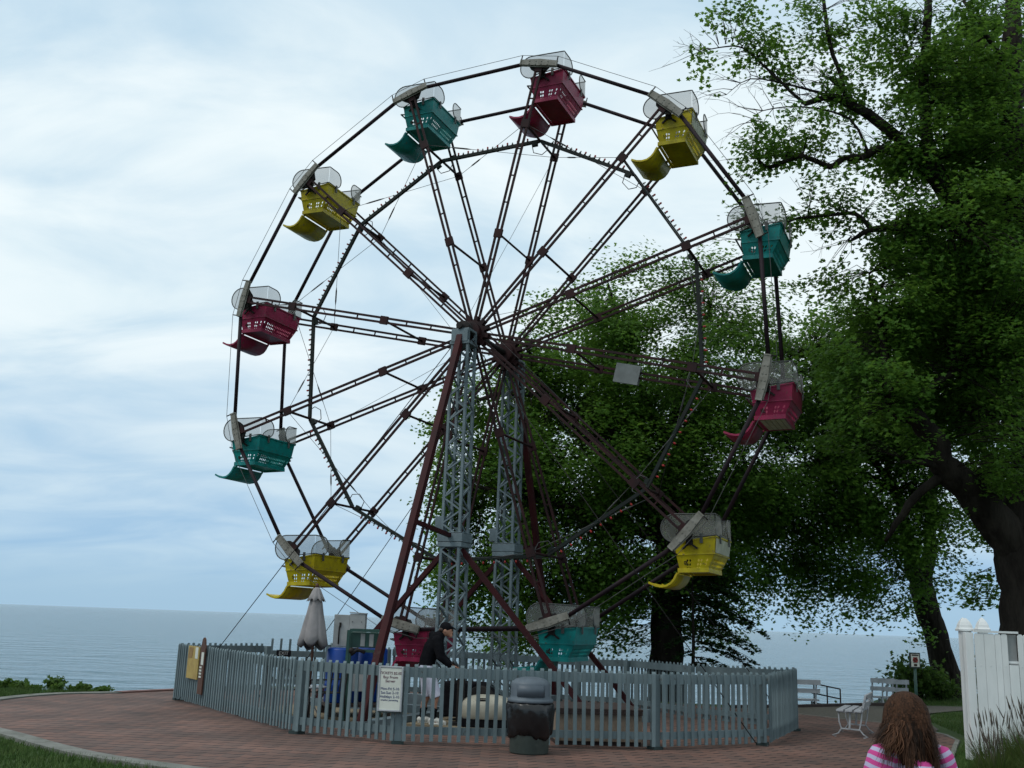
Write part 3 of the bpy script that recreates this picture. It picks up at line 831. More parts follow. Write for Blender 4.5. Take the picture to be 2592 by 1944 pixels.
# signs hung on the fence
def on_fence(p, q, s, off):
    d = (V(*q, 0) - V(*p, 0)).normalized(); nn = V(d.y, -d.x, 0)
    return V(*p, 0) + d * s + nn * off, math.atan2(d.y, d.x)
c, az = on_fence(FB, FC, 1.70, .10)
t = empty('ticket_sign', 'white framed ticket price sign hung on the front of the fence', 'sign', (c.x, c.y, 0), az + .30)
b = MB(); b.box((0, 0, .735), (.315, .02, .56)); b.build('sign_board', M['signw'], t)
b = MB()
for x in (-.162, .162): b.box((x, -.002, .735), (.022, .036, .60))
b.box((0, -.002, 1.030), (.30, .036, .022)); b.box((0, -.002, .446), (.30, .036, .022)); bevel(b.build('sign_frame', M['bench'], t), .004)
b = MB(); b.box((0, .003, .425), (.31, .03, .018)); b.build('sign_shadow_strip', M['foot'], t)  # dark strip put in for the shadow and post below the sign
for k, (s, z, h, m) in enumerate((('TICKETS $2.00', .945, .050, 'signink'), ('Buy From', .890, .054, 'signink'), ('Server', .838, .054, 'signink'),
                               ('Mon-Fri 5-10', .735, .050, 'signblue'), ('Sat-Sun 2-10', .682, .050, 'signblue'), ('Holidays 2-10', .629, .050, 'signblue'), ('weather permitting', .585, .032, 'signblue'))):
    text('sign_line', s, h, M[m], t, (-.005, -.0125, z), (PI / 2, 0, 0), .001)
c, az = on_fence(FA, FB, 1.22, .075)
t = empty('notice_board', 'faded yellow notice board fixed to the front left fence panel', 'sign', (c.x, c.y, 0), az)
b = MB(); b.box((0, 0, .765), (.66, .02, .58)); b.build('board', M['board'], t)
b = MB(); b.box((.20, -.012, .94), (.16, .006, .20)); b.build('paper_note', M['signw'], t)
b = MB(); b.prism([(-.30, .84), (-.06, .84), (-.03, 1.03), (-.26, 1.03)], 0, .004)
o = b.build('faded_picture', mat('brown_print', (0.20, 0.12, 0.05), (0.28, 0.18, 0.06), 9, 0.6), t); o.rotation_euler = (PI / 2, 0, 0); o.location = (0, -.011, 0)
c, az = on_fence(FA, FB, 1.80, .085)
t = empty('height_board', 'tall narrow brown height board with a rounded top on the fence', 'sign', (c.x, c.y, 0), az)
out = [(-.13, .24), (.13, .24), (.13, 1.08)] + [(.10 * math.cos(a), 1.10 + .13 * math.sin(a)) for a in np.linspace(.1, PI - .1, 9)] + [(-.13, 1.08)]
b = MB(); b.prism(out, -.012, .012); o = b.build('board', M['wood'], t); o.rotation_euler = (PI / 2, 0, 0)
b = MB(); b.box((.03, -.016, .86), (.13, .006, .22)); b.build('white_panel', M['signw'], t)
b = MB()
for k in range(4): b.box((-.03, -.016, .54 + k * .055), (.12, .006, .032))
b.build('height_marks', M['signw'], t)
c, az = on_fence(FL, FM, 1.02, -.09)
t = empty('exit_sign', 'small black exit sign on the far gate', 'sign', (-5.02, 24.60, .815), 0.02)
b = MB(); b.box((0, 0, 0), (.33, .02, .14)); b.build('sign_board', M['black'], t)
text('exit_lettering', 'EXIT', .11, M['cab'], t, (0, -.0115, -.003), (PI / 2, 0, 0), .001)

# ------------------------------------------------------------------ things inside the ring
t = empty('entrance_platform', 'low tan boarding platform just behind the front fence', 'platform', (1.38, 16.35, 0), .10)
b = MB(); b.box((0, 0, .27), (1.26, 1.25, .42)); b.build('deck_box', M['tan'], t)
b = MB(); b.box((0, 0, .495), (1.32, 1.31, .03)); b.box((0, -.64, .455), (1.27, .03, .045)); b.build('deck_trim', M['darkwood'], t)
b = MB(); b.box((0, 0, .03), (1.24, 1.2, .06)); b.build('skid_base', M['darkwood'], t)
t = empty('floor_deck', 'low wooden floor under the wheel inside the fence', 'platform', (-0.3, 18.2, 0), AZ)
b = MB(); b.box((-1.6, .2, .045), (4.6, 3.4, .08)); b.build('deck_boards', mat('deck_concrete', (0.22, 0.18, 0.12), (0.15, 0.125, 0.085), 2, 0.9), t)

t = empty('engine_cover', 'rounded cream engine hood on a dark base left of the trash bin', 'engine', (-.21, 17.15, 0.09), .02)
b = MB()
for k, (w, d, z) in enumerate(((.39, .34, .12), (.41, .36, .16), (.41, .36, .32), (.38, .33, .38), (.30, .25, .435), (.16, .12, .465), (.02, .02, .47))):
    n = 24
    b.v += [((abs(math.cos(a)) ** .45) * math.copysign(w, math.cos(a)), (abs(math.sin(a)) ** .45) * math.copysign(d, math.sin(a)), z) for a in [2 * PI * i / n for i in range(n)]]
    if k: b.f += [((k - 1) * n + i, (k - 1) * n + (i + 1) % n, k * n + (i + 1) % n, k * n + i) for i in range(n)]; b.sm += [True] * n
b.build('hood', M['cream'], t)
b = MB(); b.box((0, 0, .06), (.78, .66, .12)); b.build('engine_base', M['black'], t)
b = MB(); b.box((-.10, -.30, .425), (.16, .02, .012), Matrix.Rotation(.3, 3, 'X')); b.box((-.10, -.315, .40), (.16, .02, .012), Matrix.Rotation(.3, 3, 'X')); b.build('hood_slot', M['black'], t)
t = empty('drive_unit', 'black drive gearbox and pulley beside the cream engine hood', 'machine', (-.42, 17.95, 0.09), AZ)
b = MB(); b.box((-.2, 0, .33), (.62, .5, .56)); b.add([(.11, -.25, .60), (.11, .25, .60), (.62, .25, .22), (.62, -.25, .22), (.11, -.25, .05), (.11, .25, .05), (.62, .25, .05), (.62, -.25, .05)], [(0, 1, 2, 3), (0, 3, 7, 4), (1, 5, 6, 2), (3, 2, 6, 7)]); bevel(b.build('gearbox', M['black'], t), .03)
b = MB(); b.lathe([(.02, -.05), (.24, -.05), (.26, -.03), (.22, 0), (.26, .03), (.24, .05), (.02, .05)], (.25, -.33, .32), 24, Ry); b.build('pulley', M['darkiron'], t)
b = MB(); b.tube([(-.35, -.1, .6), (-.35, -.1, .72), (-.30, -.1, .8)], .02, 6); b.build('exhaust_pipe', M['darkiron'], t)

t = empty('control_cabinet', 'pale grey electrical cabinet standing on blue drums by the parasol', 'cabinet', (-2.58, 17.95, 1.19), .02)
b = MB(); b.box((-.13, 0, .27), (.26, .24, .52)); b.box((.13, 0, .285), (.26, .26, .54)); bevel(b.build('cabinet_body', M['cab'], t), .008)
b = MB(); b.box((.13, 0, .565), (.28, .28, .016), Matrix.Rotation(.05, 3, 'Y')); b.build('rain_lid', M['cab'], t)
b = MB(); b.box((-.15, -.135, .36), (.03, .03, .08)); b.tube([(-.15, -.135, .40), (-.165, -.135, .30), (-.165, -.135, .05)], .012, 6); b.box((.05, -.135, .42), (.012, .01, .012)); b.box((.20, -.135, .42), (.012, .01, .012)); b.build('switch_handle', M['darkiron'], t)
dr = empty('plastic_drum', 'blue plastic drum under the left half of the grey cabinet', 'drum', (-2.68, 17.98, 0.30), 0, 'blue plastic drums')
b = MB(); b.lathe([(.0, 0), (.25, 0), (.265, .02), (.265, .26), (.275, .28), (.265, .30), (.265, .56), (.275, .58), (.265, .60), (.265, .84), (.24, .88), (.0, .88)], (0, 0, 0), 28); b.build('drum_body', M['blue'], dr)
b = MB(); b.lathe([(.02, .88), (.05, .885), (.05, .90), (.0, .905)], (.10, 0, 0), 10); b.build('drum_bung', M['black'], dr)
d2 = dup(dr); d2.location = (-2.24, 18.45, .30); d2['label'] = 'blue plastic drum behind the green control stand'
t = empty('drum_stand', 'low dark stand holding the blue drums', 'stand', (-2.45, 18.2, 0.08), .3)
b = MB(); b.box((0, 0, .19), (1.1, .95, .05)); b.build('stand_top', M['darkwood'], t)
for sx in (-1, 1):
    for sy in (-1, 1):
        b = MB(); b.box((sx * .48, sy * .40, .08), (.09, .09, .16)); b.build('leg', M['darkwood'], t)
t = empty('control_stand', 'dark green operator console on a steel frame beside the red leg', 'console', (-2.23, 17.4, 0.08), .02)
b = MB()
for x in (-.27, .27):
    for y in (-.16, .16): b.box((x, y, .70), (.045, .045, 1.40))
b.box((0, -.16, 1.40), (.50, .045, .045)); b.box((0, .16, 1.40), (.50, .045, .045)); b.box((0, -.16, 1.08), (.50, .045, .045)); b.build('console_frame', M['green'], t)
b = MB(); b.box((0, .0, 1.25), (.48, .22, .24)); bevel(b.build('console_box', M['green'], t), .01)
b = MB()
for x in (-.04, .10): b.box((x, -.115, 1.25), (.07, .012, .20))
b.build('console_panel', M['cab'], t)
b = MB(); b.box((0, -.10, .66), (.40, .03, .42)); b.build('lower_panel', M['cab'], t)
b = MB(); b.tube([(-.2, -.18, 1.02), (-.1, -.24, 1.10), (.02, -.22, 1.06)], .03, 8); b.sphere((-.2, -.19, 1.08), .05); b.tube([(.17, -.16, 1.05), (.2, -.25, .95), (.13, -.2, .6), (.16, -.2, .1)], .035, 8); b.build('cable_coil', M['darkiron'], t)

t = empty('patio_umbrella', 'folded beige patio parasol on a brown pole inside the fence', 'parasol', (-3.16, 17.8, 0.0), 0)
b = MB(); b.tube([(0, 0, .06), (0, 0, 2.20)], .024, 10); b.build('pole', M['wood'], t)
b = MB(); b.lathe([(.0, 0), (.27, 0), (.27, .05), (.10, .09), (.035, .12), (.035, .30), (.03, .30)], (0, 0, 0), 24); b.build('base', M['darkiron'], t)
b = MB(); n = 64
ph = [(.065, 2.02, .02), (.105, 1.90, .10), (.135, 1.72, .14), (.172, 1.55, .16), (.208, 1.38, .20), (.232, 1.29, .24), (.17, 1.24, .24)]
for k, (r, z, am) in enumerate(ph):
    for i in range(n):
        a = 2 * PI * i / n
        f = 1 + am * (abs(math.cos(2.5 * a + .9)) ** .7 - .6) + .03 * math.sin(7 * a + k * .5)
        zz = z - (.09 * abs(math.cos(2.5 * a + .9)) + .04 * math.sin(a)) * (1 if k > 4 else .4 if k == 4 else 0)
        b.v.append((r * f * math.cos(a), r * f * math.sin(a), zz))
    if k: b.f += [((k - 1) * n + i, (k - 1) * n + (i + 1) % n, k * n + (i + 1) % n, k * n + i) for i in range(n)]; b.sm += [True] * n
solid(b.build('canopy', M['umbrella'], t), .006)
b = MB()
for k, (r, z) in enumerate(((.03, 2.15), (.06, 2.12), (.10, 2.02), (.145, 1.94))):
    for i in range(n):
        a = 2 * PI * i / n; f = 1 + (.12 * k / 3) * math.cos(8 * a)
        b.v.append((r * f * math.cos(a), r * f * math.sin(a), z - (.025 * math.cos(8 * a) if k == 3 else 0)))
    if k: b.f += [((k - 1) * n + i, (k - 1) * n + (i + 1) % n, k * n + (i + 1) % n, k * n + i) for i in range(n)]; b.sm += [True] * n
solid(b.build('vent_flap', M['umbrella'], t), .005)
b = MB(); b.lathe([(.0, 2.15), (.03, 2.16), (.03, 2.19), (.012, 2.22), (.0, 2.23)], (0, 0, 0), 10); b.build('finial', M['wood'], t)

def metal_chair(x, y, rz, label):
    t = empty('metal_chair', label, 'chair', (x, y, .06), rz, 'metal chairs under the parasol')
    for sx in (-1, 1):
        b = MB(); b.tube([(sx * .2, -.2, 0), (sx * .2, -.19, .44)], .012, 6); b.build('leg', M['darkiron'], t)
        b = MB(); b.tube([(sx * .2, .24, 0), (sx * .2, .18, .45), (sx * .19, .24, .86)], .012, 6); b.build('leg', M['darkiron'], t)
        b = MB(); b.tube([(sx * .22, -.18, .44), (sx * .24, -.16, .64), (sx * .22, .20, .66)], .012, 6); b.build('armrest', M['darkiron'], t)
    b = MB()
    for k in range(6): b.box((0, -.18 + k * .07, .45), (.40, .045, .014))
    b.build('seat', M['darkiron'], t)
    b = MB()
    b.tube([(-.19, .24, .86), (0, .25, .90), (.19, .24, .86)], .012, 6)
    for k in range(5): b.box((-.14 + k * .07, .215, .66), (.018, .012, .40), Matrix.Rotation(-.13, 3, 'X'))
    b.build('backrest', M['darkiron'], t)
metal_chair(-3.55, 17.5, .6, 'black metal slat chair left of the parasol base')
metal_chair(-2.75, 17.1, -2.2, 'black metal slat chair right of the parasol base')
t = empty('bistro_table', 'small white round table by the parasol base', 'table', (-3.05, 17.25, .06), 0)
b = MB(); b.lathe([(.0, .50), (.24, .50), (.25, .51), (.25, .53), (.0, .535)], (0, 0, 0), 28); b.build('tabletop', M['bench'], t)
for k in range(3):
    a = k * 2.094 + .4
    b = MB(); b.tube([(.20 * math.cos(a), .20 * math.sin(a), 0), (.05 * math.cos(a), .05 * math.sin(a), .28), (.15 * math.cos(a), .15 * math.sin(a), .50)], .011, 6); b.build('leg', M['bench'], t)
t = empty('lever_stand', 'black hand brake lever the man in black leans on', 'lever', (-.66, 17.12, .08), 0)
b = MB(); b.box((0, 0, .03), (.26, .26, .05)); b.box((.02, 0, .42), (.12, .12, .76)); b.build('pedestal', M['darkiron'], t)
b = MB(); b.tube([(-.02, -.02, .78), (-.06, -.02, .90), (-.12, -.04, .95)], .018, 8); b.tube([(-.13, -.20, .95), (-.13, .18, .95)], .019, 8); b.build('lever_handle', M['darkiron'], t)

# ------------------------------------------------------------------ trash bin
t = empty('trash_bin', 'round bin with grey domed lid and black liner in front of the fence', 'trash bin', (.40, 14.58, 0), 0)
b = MB(); b.lathe([(.0, .015), (.24, .0), (.262, .02), (.272, .60), (.285, .62), (.285, .66), (.24, .66)], (0, 0, 0), 40); b.build('bin_body', M['binbody'], t)
b = MB(); n = 72
for k, (r, z) in enumerate(((.275, .22), (.292, .25), (.305, .34), (.315, .46), (.318, .56), (.308, .63), (.292, .655))):
    for i in range(n):
        a = 2 * PI * i / n
        w = .012 * math.sin(5 * a + 2.1 * math.sin(2 * a) + k * .7) + .008 * math.sin(13 * a + k * 1.9) + .005 * math.sin(23 * a - k * 2.4)
        zz = z + (.035 * math.sin(3 * a + 1) + .012 * math.sin(11 * a) if k == 0 else 0)
        b.v.append(((r + w) * math.cos(a), (r + w) * math.sin(a), zz))
    if k: b.f += [((k - 1) * n + i, (k - 1) * n + (i + 1) % n, k * n + (i + 1) % n, k * n + i) for i in range(n)]; b.sm += [True] * n
solid(b.build('bag_liner', M['bag'], t), .004)
b = MB(); b.lathe([(.25, .65), (.305, .655), (.312, .67), (.305, .70), (.275, .71), (.268, .74), (.268, .89), (.255, .915), (.20, .955), (.10, .98), (.0, .985)], (0, 0, 0), 48); b.build('dome_lid', M['bin'], t)
b = MB()
aa = np.linspace(-.72, .72, 13) - PI / 2
vs = [(.276 * math.cos(a), .276 * math.sin(a), z) for z in (.735, .885) for a in aa]
b.add(vs, [(i, i + 1, 14 + i, 13 + i) for i in range(12)], True)
solid(b.build('push_flap', mat('flap_grey', (0.088, 0.11, 0.135), (0.065, 0.085, 0.105), 4, 0.45), t), .01)

# ------------------------------------------------------------------ right side: white fence, benches, handrail, sign
t = empty('board_fence', 'tall white board fence with a slot at the right edge', 'fence', (6.74, 15.5, 0), -.10)
xs = .0
b = MB(); b.box((.055, .040, .89), (.115, .115, 1.78)); bevel(b.build('post', M['white'], t), .006)
rr = random.Random(3)
ws = [.13, .145, .085, .085, .0, .075, .14, .14, .14, .14, .14, .14, .14, .14, .14, .14]
x = .125
for w in ws:
    if w == 0:
        b = MB(); b.box((x + .068, -.01, .67), (.132, .02, 1.34)); bevel(b.build('board', M['white'], t), .003)
        b = MB(); b.box((x + .068, .055, 1.55), (.15, .02, .44)); b.build('slot_backing', M['cab'], t)
        b = MB(); b.box((x + .068, -.006, 1.355), (.12, .03, .018)); b.build('slot_sill', M['cab'], t)
        x += .14; continue
    b = MB(); h = 1.775 + rr.uniform(-.004, .004); cz = .018
    b.add([(x, y, 0) for y in (-.02, 0)] + [(x + w, y, 0) for y in (-.02, 0)] + [(x, y, h - cz) for y in (-.02, 0)] + [(x + cz, y, h) for y in (-.02, 0)] + [(x + w - cz, y, h) for y in (-.02, 0)] + [(x + w, y, h - cz) for y in (-.02, 0)],
          [(0, 2, 10, 8, 6, 4), (1, 5, 7, 9, 11, 3), (0, 4, 5, 1), (2, 3, 11, 10), (4, 6, 7, 5), (6, 8, 9, 7), (8, 10, 11, 9), (0, 1, 3, 2)])
    for zz in (.45, 1.32): b.box((x + w / 2, -.022, zz), (.012, .006, .012))
    b.build('board', M['white'], t); x += w + .004
b = MB(); b.box((1.05, .03, 1.35), (1.9, .05, .09)); b.box((1.05, .03, .42), (1.9, .05, .09)); b.build('rail', M['white'], t)
b = MB(); b.box((.43, -.005, 1.80), (.62, .05, .03)); b.build('top_trim', M['white'], t)
def cap(px, py, z, label):
    o = empty('post_cap_finial', label, 'post', (px, py, 0), -.10, 'white gate posts behind the board fence')
    b = MB(); b.box((0, 0, z / 2), (.115, .115, z)); b.build('post_shaft', M['white'], o)
    b = MB(); q = Matrix.Rotation(PI / 4, 3, 'Z')
    b.lathe([(.125, z), (.130, z + .03), (.115, z + .04), (.105, z + .06), (.10, z + .085), (.075, z + .13), (.035, z + .175), (.006, z + .195)], (0, 0, 0), 4, q, False)
    bevel(b.build('post_cap', M['white'], o), .006)
cap(6.80, 15.68, 1.80, 'left white gate post with a pointed cap')
cap(6.98, 16.0, 1.80, 'middle white gate post, its cap behind the other two')
cap(7.10, 15.72, 1.81, 'right white gate post with a pointed cap beside the tree trunk')

def garden_bench(x, y, rz, L, label, side=1):
    t = empty('slat_bench', label, 'bench', (x, y, 0), rz)
    for k in range(3):
        b = MB(); b.box((-.16 + .145 * k, 0, .435), (.115, L, .035)); bevel(b.build('seat_slat', M['bench'], t), .005)
    for k in range(2):
        b = MB(); b.box((.225 + .03 * k, 0, .53 + .13 * k), (.03, L, .085), Matrix.Rotation(.2, 3, 'Y')); b.build('back_slat', M['bench'], t)
    for s in (-1, 1):
        yy = s * (L / 2 - .10)
        b = MB()
        b.tube([(-.19, yy, .41), (-.185, yy, .25), (-.15, yy, .14), (-.20, yy, .06), (-.30, yy, .02), (-.24, yy, .0)], .013, 6)
        b.build('leg', M['bench'], t)
        b = MB()
        b.tube([(.19, yy, .41), (.17, yy, .25), (.14, yy, .14), (.20, yy, .06), (.27, yy, .02), (.20, yy, .0)], .013, 6)
        b.build('leg', M['bench'], t)
        b = MB(); b.bar((-.15, yy, .14), (.15, yy, .13), .022); b.bar((.0, yy, .42), (-.02, yy, .13), .045, .03); b.bar((-.18, yy, .41), (.20, yy, .41), .03, .025); b.bar((.19, yy, .41), (.265, yy, .71), .03, .03)
        b.build('iron_frame', M['bench'], t)
        b = MB()                                            # scrolled side lattice under the back slats
        for i in range(3):
            b.tube([(.20 + .02 * i, yy, .46 + .07 * i), (.24 + .02 * i, yy + .05, .50 + .07 * i), (.23 + .02 * i, yy, .54 + .07 * i), (.19 + .02 * i, yy - .05, .50 + .07 * i)], .008, 5, closed=True)
        b.build('scroll', M['bench'], t)
    return t
garden_bench(6.13, 18.75, -.42, 1.25, 'near white slat bench on the brick, left of the girl')
def lake_bench(x, y, z, rz, L, label):
    t = empty('lakeside_bench', label, 'bench', (x, y, z), rz, 'white plank benches facing the lake')
    for zz, yy, h in ((.78, -.10, .115), (.58, -.05, .10)):
        b = MB(); b.box((0, yy, zz), (L, .035, h)); b.build('back_plank', M['bench'], t)
    b = MB(); b.box((0, .18, .36), (L, .34, .04)); b.build('seat_plank', M['bench'], t)
    for s in (-.42, 0, .42):
        b = MB(); b.bar((s * L, -.08, .84), (s * L, .0, .34), .035, .03, (1, 0, 0)); b.bar((s * L, .0, .36), (s * L, -.12, 0), .035, .03, (1, 0, 0)); b.bar((s * L, .28, .36), (s * L, .34, 0), .035, .03, (1, 0, 0))
        b.bar((s * L, -.10, .05), (s * L, .30, .34), .02, .02, (1, 0, 0)); b.build('leg_frame', M['bench'], t)
    return t
lake_bench(7.05, 25.75, -.24, .05, 1.15, 'white lakeside bench just right of the blue green fence')
lake_bench(9.78, 27.6, -.22, -.04, .62, 'left one of the paired white lakeside benches')
lake_bench(10.32, 28.1, -.26, .10, .62, 'right one of the paired white lakeside benches beside the bush')
t = empty('stair_handrail', 'black sloping handrail of the steps going down to the beach', 'handrail', (7.62, 26.2, -.3), .0)
for x, z1 in ((.0, .80), (.32, .74), (.64, .68)):
    b = MB(); b.tube([(x, 0, -.3), (x, 0, z1)], .018, 8); b.build('post', M['darkiron'], t)
for dz in (0, -.23, -.45):
    b = MB(); b.tube([(-.06, 0, .80 + dz), (.64, 0, .68 + dz)], .016, 8); b.build('rail', M['darkiron'], t)
t = empty('rule_sign', 'small framed rule sign on a dark post near the leaning trunk', 'sign', (9.27, 24.0, 0), -.05)
b = MB(); b.tube([(0, .02, -.1), (0, .02, 1.02)], .032, 10); b.build('post', M['green'], t)
b = MB(); b.box((0, 0, 1.17), (.24, .03, .34)); b.build('sign_frame', M['foot'], t)
b = MB(); b.box((.005, -.018, 1.17), (.18, .008, .28)); b.build('sign_face', M['signw'], t)
b = MB(); b.box((.005, -.024, 1.285), (.15, .004, .03)); b.box((.005, -.024, 1.07), (.07, .004, .05)); b.box((.005, -.024, 1.18), (.09, .004, .12)); b.build('sign_print', M['ink'], t)
b = MB(); b.tube([(.005 + .05 * math.cos(a), -.028, 1.18 + .05 * math.sin(a)) for a in np.linspace(0, 2 * PI, 17)[:-1]], .008, 5, closed=True); b.bar((-.03, -.028, 1.215), (.04, -.028, 1.145), .014, .006, (0, 1, 0))
b.build('prohibition_ring', mat('sign_red', (0.35, 0.03, 0.03), (0.28, 0.03, 0.03), 3, 0.5), t)

# ------------------------------------------------------------------ people
M['denim'] = mat('white_shorts_cloth', (0.60, 0.61, 0.70), (0.45, 0.46, 0.58), 6, 0.9)
M['shoe'] = mat('white_trainer', (0.62, 0.62, 0.58), (0.45, 0.45, 0.42), 12, 0.6)
M['navy'] = mat('navy_shorts', (0.02, 0.025, 0.07), (0.015, 0.02, 0.05), 6, 0.8)
def eye(b, c, r=.011): b.sphere(c, r, 8, 6)
def finger(b, base, d, down, L, r):
    d = V(d).normalized(); down = V(down)
    p = V(base); pts = [p]
    for k, f in enumerate((.45, .32, .23)):
        d = (d + down * (.35 + .25 * k)).normalized(); p = p + d * L * f; pts.append(p)
    b.limb(pts, [r, r * .95, r * .88, r * .75], 8)

o = empty('person', 'man in black hooded top, white shorts and cap bending over a lever inside the fence', 'person', (-1.12, 17.15, .085))
b = MB()                                                      # body in local metres, +x is the way he faces
hipL, hipR = V(-.10, .085, .83), V(-.08, -.085, .83)
for hip, kn, an, s in ((hipL, V(-.05, .10, .45), V(-.12, .10, .09), 1), (hipR, V(.10, -.09, .45), V(.07, -.10, .09), -1)):
    b.limb([hip, (hip + kn) / 2 + V(.015, 0, 0), kn, kn * .6 + an * .4 + V(-.02, 0, 0), an], [.092, .078, .056, .054, .040])
    b.limb([an, an + V(.03, 0, -.045), an + V(.16, s * .02, -.06)], [.042, .045, .032])
b.limb([V(-.09, 0, .82), V(-.07, 0, .98), V(-.01, 0, 1.16), V(.06, 0, 1.30), V(.10, 0, 1.36)], [(.15, .11), (.135, .105), (.165, .115), (.15, .10), (.07, .07)])
b.limb([V(.09, 0, 1.33), V(.15, 0, 1.42)], [.056, .054])
b.sphere(V(.205, 0, 1.455), .092, 16, 12, (1.02, .82, 1.18), Matrix.Rotation(.5, 3, 'Y'))
b.limb([V(.25, 0, 1.40), V(.275, 0, 1.365)], [.05, .035]); b.limb([V(.285, 0, 1.435), V(.302, 0, 1.415)], [.012, .014]); b.sphere(V(.19, .077, 1.44), .022, 8, 6, (.8, .4, 1.2)); b.sphere(V(.19, -.077, 1.44), .022, 8, 6, (.8, .4, 1.2))
for s in (1, -1):
    sh, el, wr = V(.07, s * .175, 1.29), V(.14, s * .20, 1.03), V(.31, s * .15, .90)
    b.limb([sh, (sh + el) / 2, el, (el + wr) / 2, wr], [.055, .05, .042, .038, .028])
    b.limb([wr, wr + V(.05, 0, -.01), wr + V(.08, 0, -.012)], [(.032, .02), (.038, .018), (.034, .016)])
    for k in range(4): finger(b, wr + V(.085, (k - 1.5) * .019, -.010), (1, 0, -.3), (-.25, 0, -1), (.062, .070, .066, .052)[k], .0085)
    finger(b, wr + V(.03, -s * .035, -.012), (.7, -s * .5, -.5), (0, s * .2, -.6), .055, .0095)
fuse(b.build('body', M['skin'], o), .009, 3)
b = MB(); b.limb([V(-.085, 0, .86), V(-.07, 0, .98), V(-.01, 0, 1.16), V(.06, 0, 1.30), V(.11, 0, 1.365)], [(.172, .135), (.160, .130), (.188, .140), (.172, .125), (.088, .085)])
for s in (1, -1):
    b.limb([V(.07, s * .175, 1.29), V(.105, s * .19, 1.16), V(.14, s * .20, 1.03), V(.225, s * .175, .965), V(.29, s * .155, .912)], [.078, .073, .066, .056, .046])
b.limb([V(.02, -.08, 1.365), V(-.015, 0, 1.37), V(.02, .08, 1.365)], [.045, .065, .045])
fuse(b.build('hooded_top', M['black'], o), .012, 4)
b = MB()
for hip, kn in ((hipL, V(-.05, .10, .45)), (hipR, V(.10, -.09, .45))):
    b.tube([hip + V(0, 0, .06), hip, (hip * .5 + kn * .5), kn + V(0, 0, -.04)], [.11, .112, .10, .096], 16)
b.limb([V(-.09, 0, .82), V(-.085, 0, .90)], [(.165, .13), (.16, .125)])
fuse(b.build('shorts', M['denim'], o), .012, 2)
b = MB()
for kn, an in ((V(-.05, .10, .45), V(-.12, .10, .09)), (V(.10, -.09, .45), V(.07, -.10, .09))):
    q = kn * .45 + an * .55; b.tube([q, kn * .3 + an * .7 + V(-.01, 0, 0), an], [.056, .054, .046], 12)
b.build('socks', M['black'], o)
for s, an in ((1, V(-.12, .10, .09)), (-1, V(.07, -.10, .09))):
    b = MB(); b.limb([an + V(-.04, 0, -.035), an + V(.05, 0, -.03), an + V(.15, s * .02, -.048), an + V(.185, s * .02, -.056)], [(.046, .05), (.048, .05), (.046, .036), (.036, .028)])
    b.box(an + V(.07, s * .01, -.08), (.27, .09, .02)); fuse(b.build('shoe', M['shoe'], o), .008, 3)
b = MB(); b.sphere(V(.198, 0, 1.487), .098, 18, 12, (1.05, .86, .92), Matrix.Rotation(.5, 3, 'Y'))
b.limb([V(.26, .05, 1.505), V(.345, .03, 1.47), V(.35, 0, 1.465), V(.345, -.03, 1.47), V(.26, -.05, 1.505)], [.014, .012, .012, .012, .014]); b.limb([V(.26, 0, 1.515), V(.34, 0, 1.475)], [(.07, .012), (.05, .01)])
fuse(b.build('cap', M['black'], o), .008, 3)
b = MB(); b.limb([V(.13, .05, 1.45), V(.12, 0, 1.44), V(.13, -.05, 1.45)], [.035, .045, .035]); b.build('hair', M['ink'], o)
b = MB(); eye(b, V(.278, .032, 1.45)); eye(b, V(.278, -.032, 1.45)); b.build('eyes', M['ink'], o)

# girl seen from behind, close to the camera
gx, gy = 1.735, 4.6
o = empty('person', 'girl with long wavy brown hair and pink striped shirt seen from behind', 'person', (gx, gy, 0), .10)
b = MB()
for s in (1, -1):
    hip, kn, an = V(s * .075, 0, .74), V(s * .08, .02, .40), V(s * .085, -.01, .07)
    b.limb([hip, (hip + kn) / 2, kn, kn * .6 + an * .4, an], [.082, .068, .048, .046, .034])
    b.limb([an, an + V(0, .02, -.035), an + V(s * .01, .14, -.05)], [.036, .038, .028])
b.limb([V(0, 0, .73), V(0, 0, .86), V(0, -.005, 1.02), V(0, -.01, 1.16), V(0, -.005, 1.235)], [(.125, .09), (.108, .08), (.125, .085), (.125, .08), (.05, .05)])
b.limb([V(0, 0, 1.21), V(0, .012, 1.29)], [.042, .042])
b.sphere(V(0, .02, 1.355), .086, 18, 12, (.86, 1.02, 1.16)); b.limb([V(0, .075, 1.30), V(0, .09, 1.285)], [.04, .03]); b.limb([V(0, .105, 1.35), V(0, .118, 1.33)], [.010, .013])
for s in (1, -1):
    b.sphere(V(s * .076, .01, 1.345), .02, 8, 6, (.4, .8, 1.2))
    sh, el, wr = V(s * .125, -.01, 1.185), V(s * .20, .0, .965), V(s * .17, .14, .80)
    b.limb([sh, (sh + el) / 2, el, (el + wr) / 2, wr], [.045, .042, .034, .032, .023])
    b.limb([wr, wr + V(0, .04, -.03), wr + V(0, .065, -.045)], [(.026, .016), (.031, .015), (.028, .013)])
    for k in range(4): finger(b, wr + V((k - 1.5) * .016, .07, -.048), (0, .8, -.5), (0, -.2, -.6), (.048, .055, .052, .040)[k], .0075)
    finger(b, wr + V(-s * .03, .03, -.025), (-s * .6, .6, -.4), (s * .1, .0, -.5), .042, .008)
fuse(b.build('body', M['skin'], o), .008, 3)
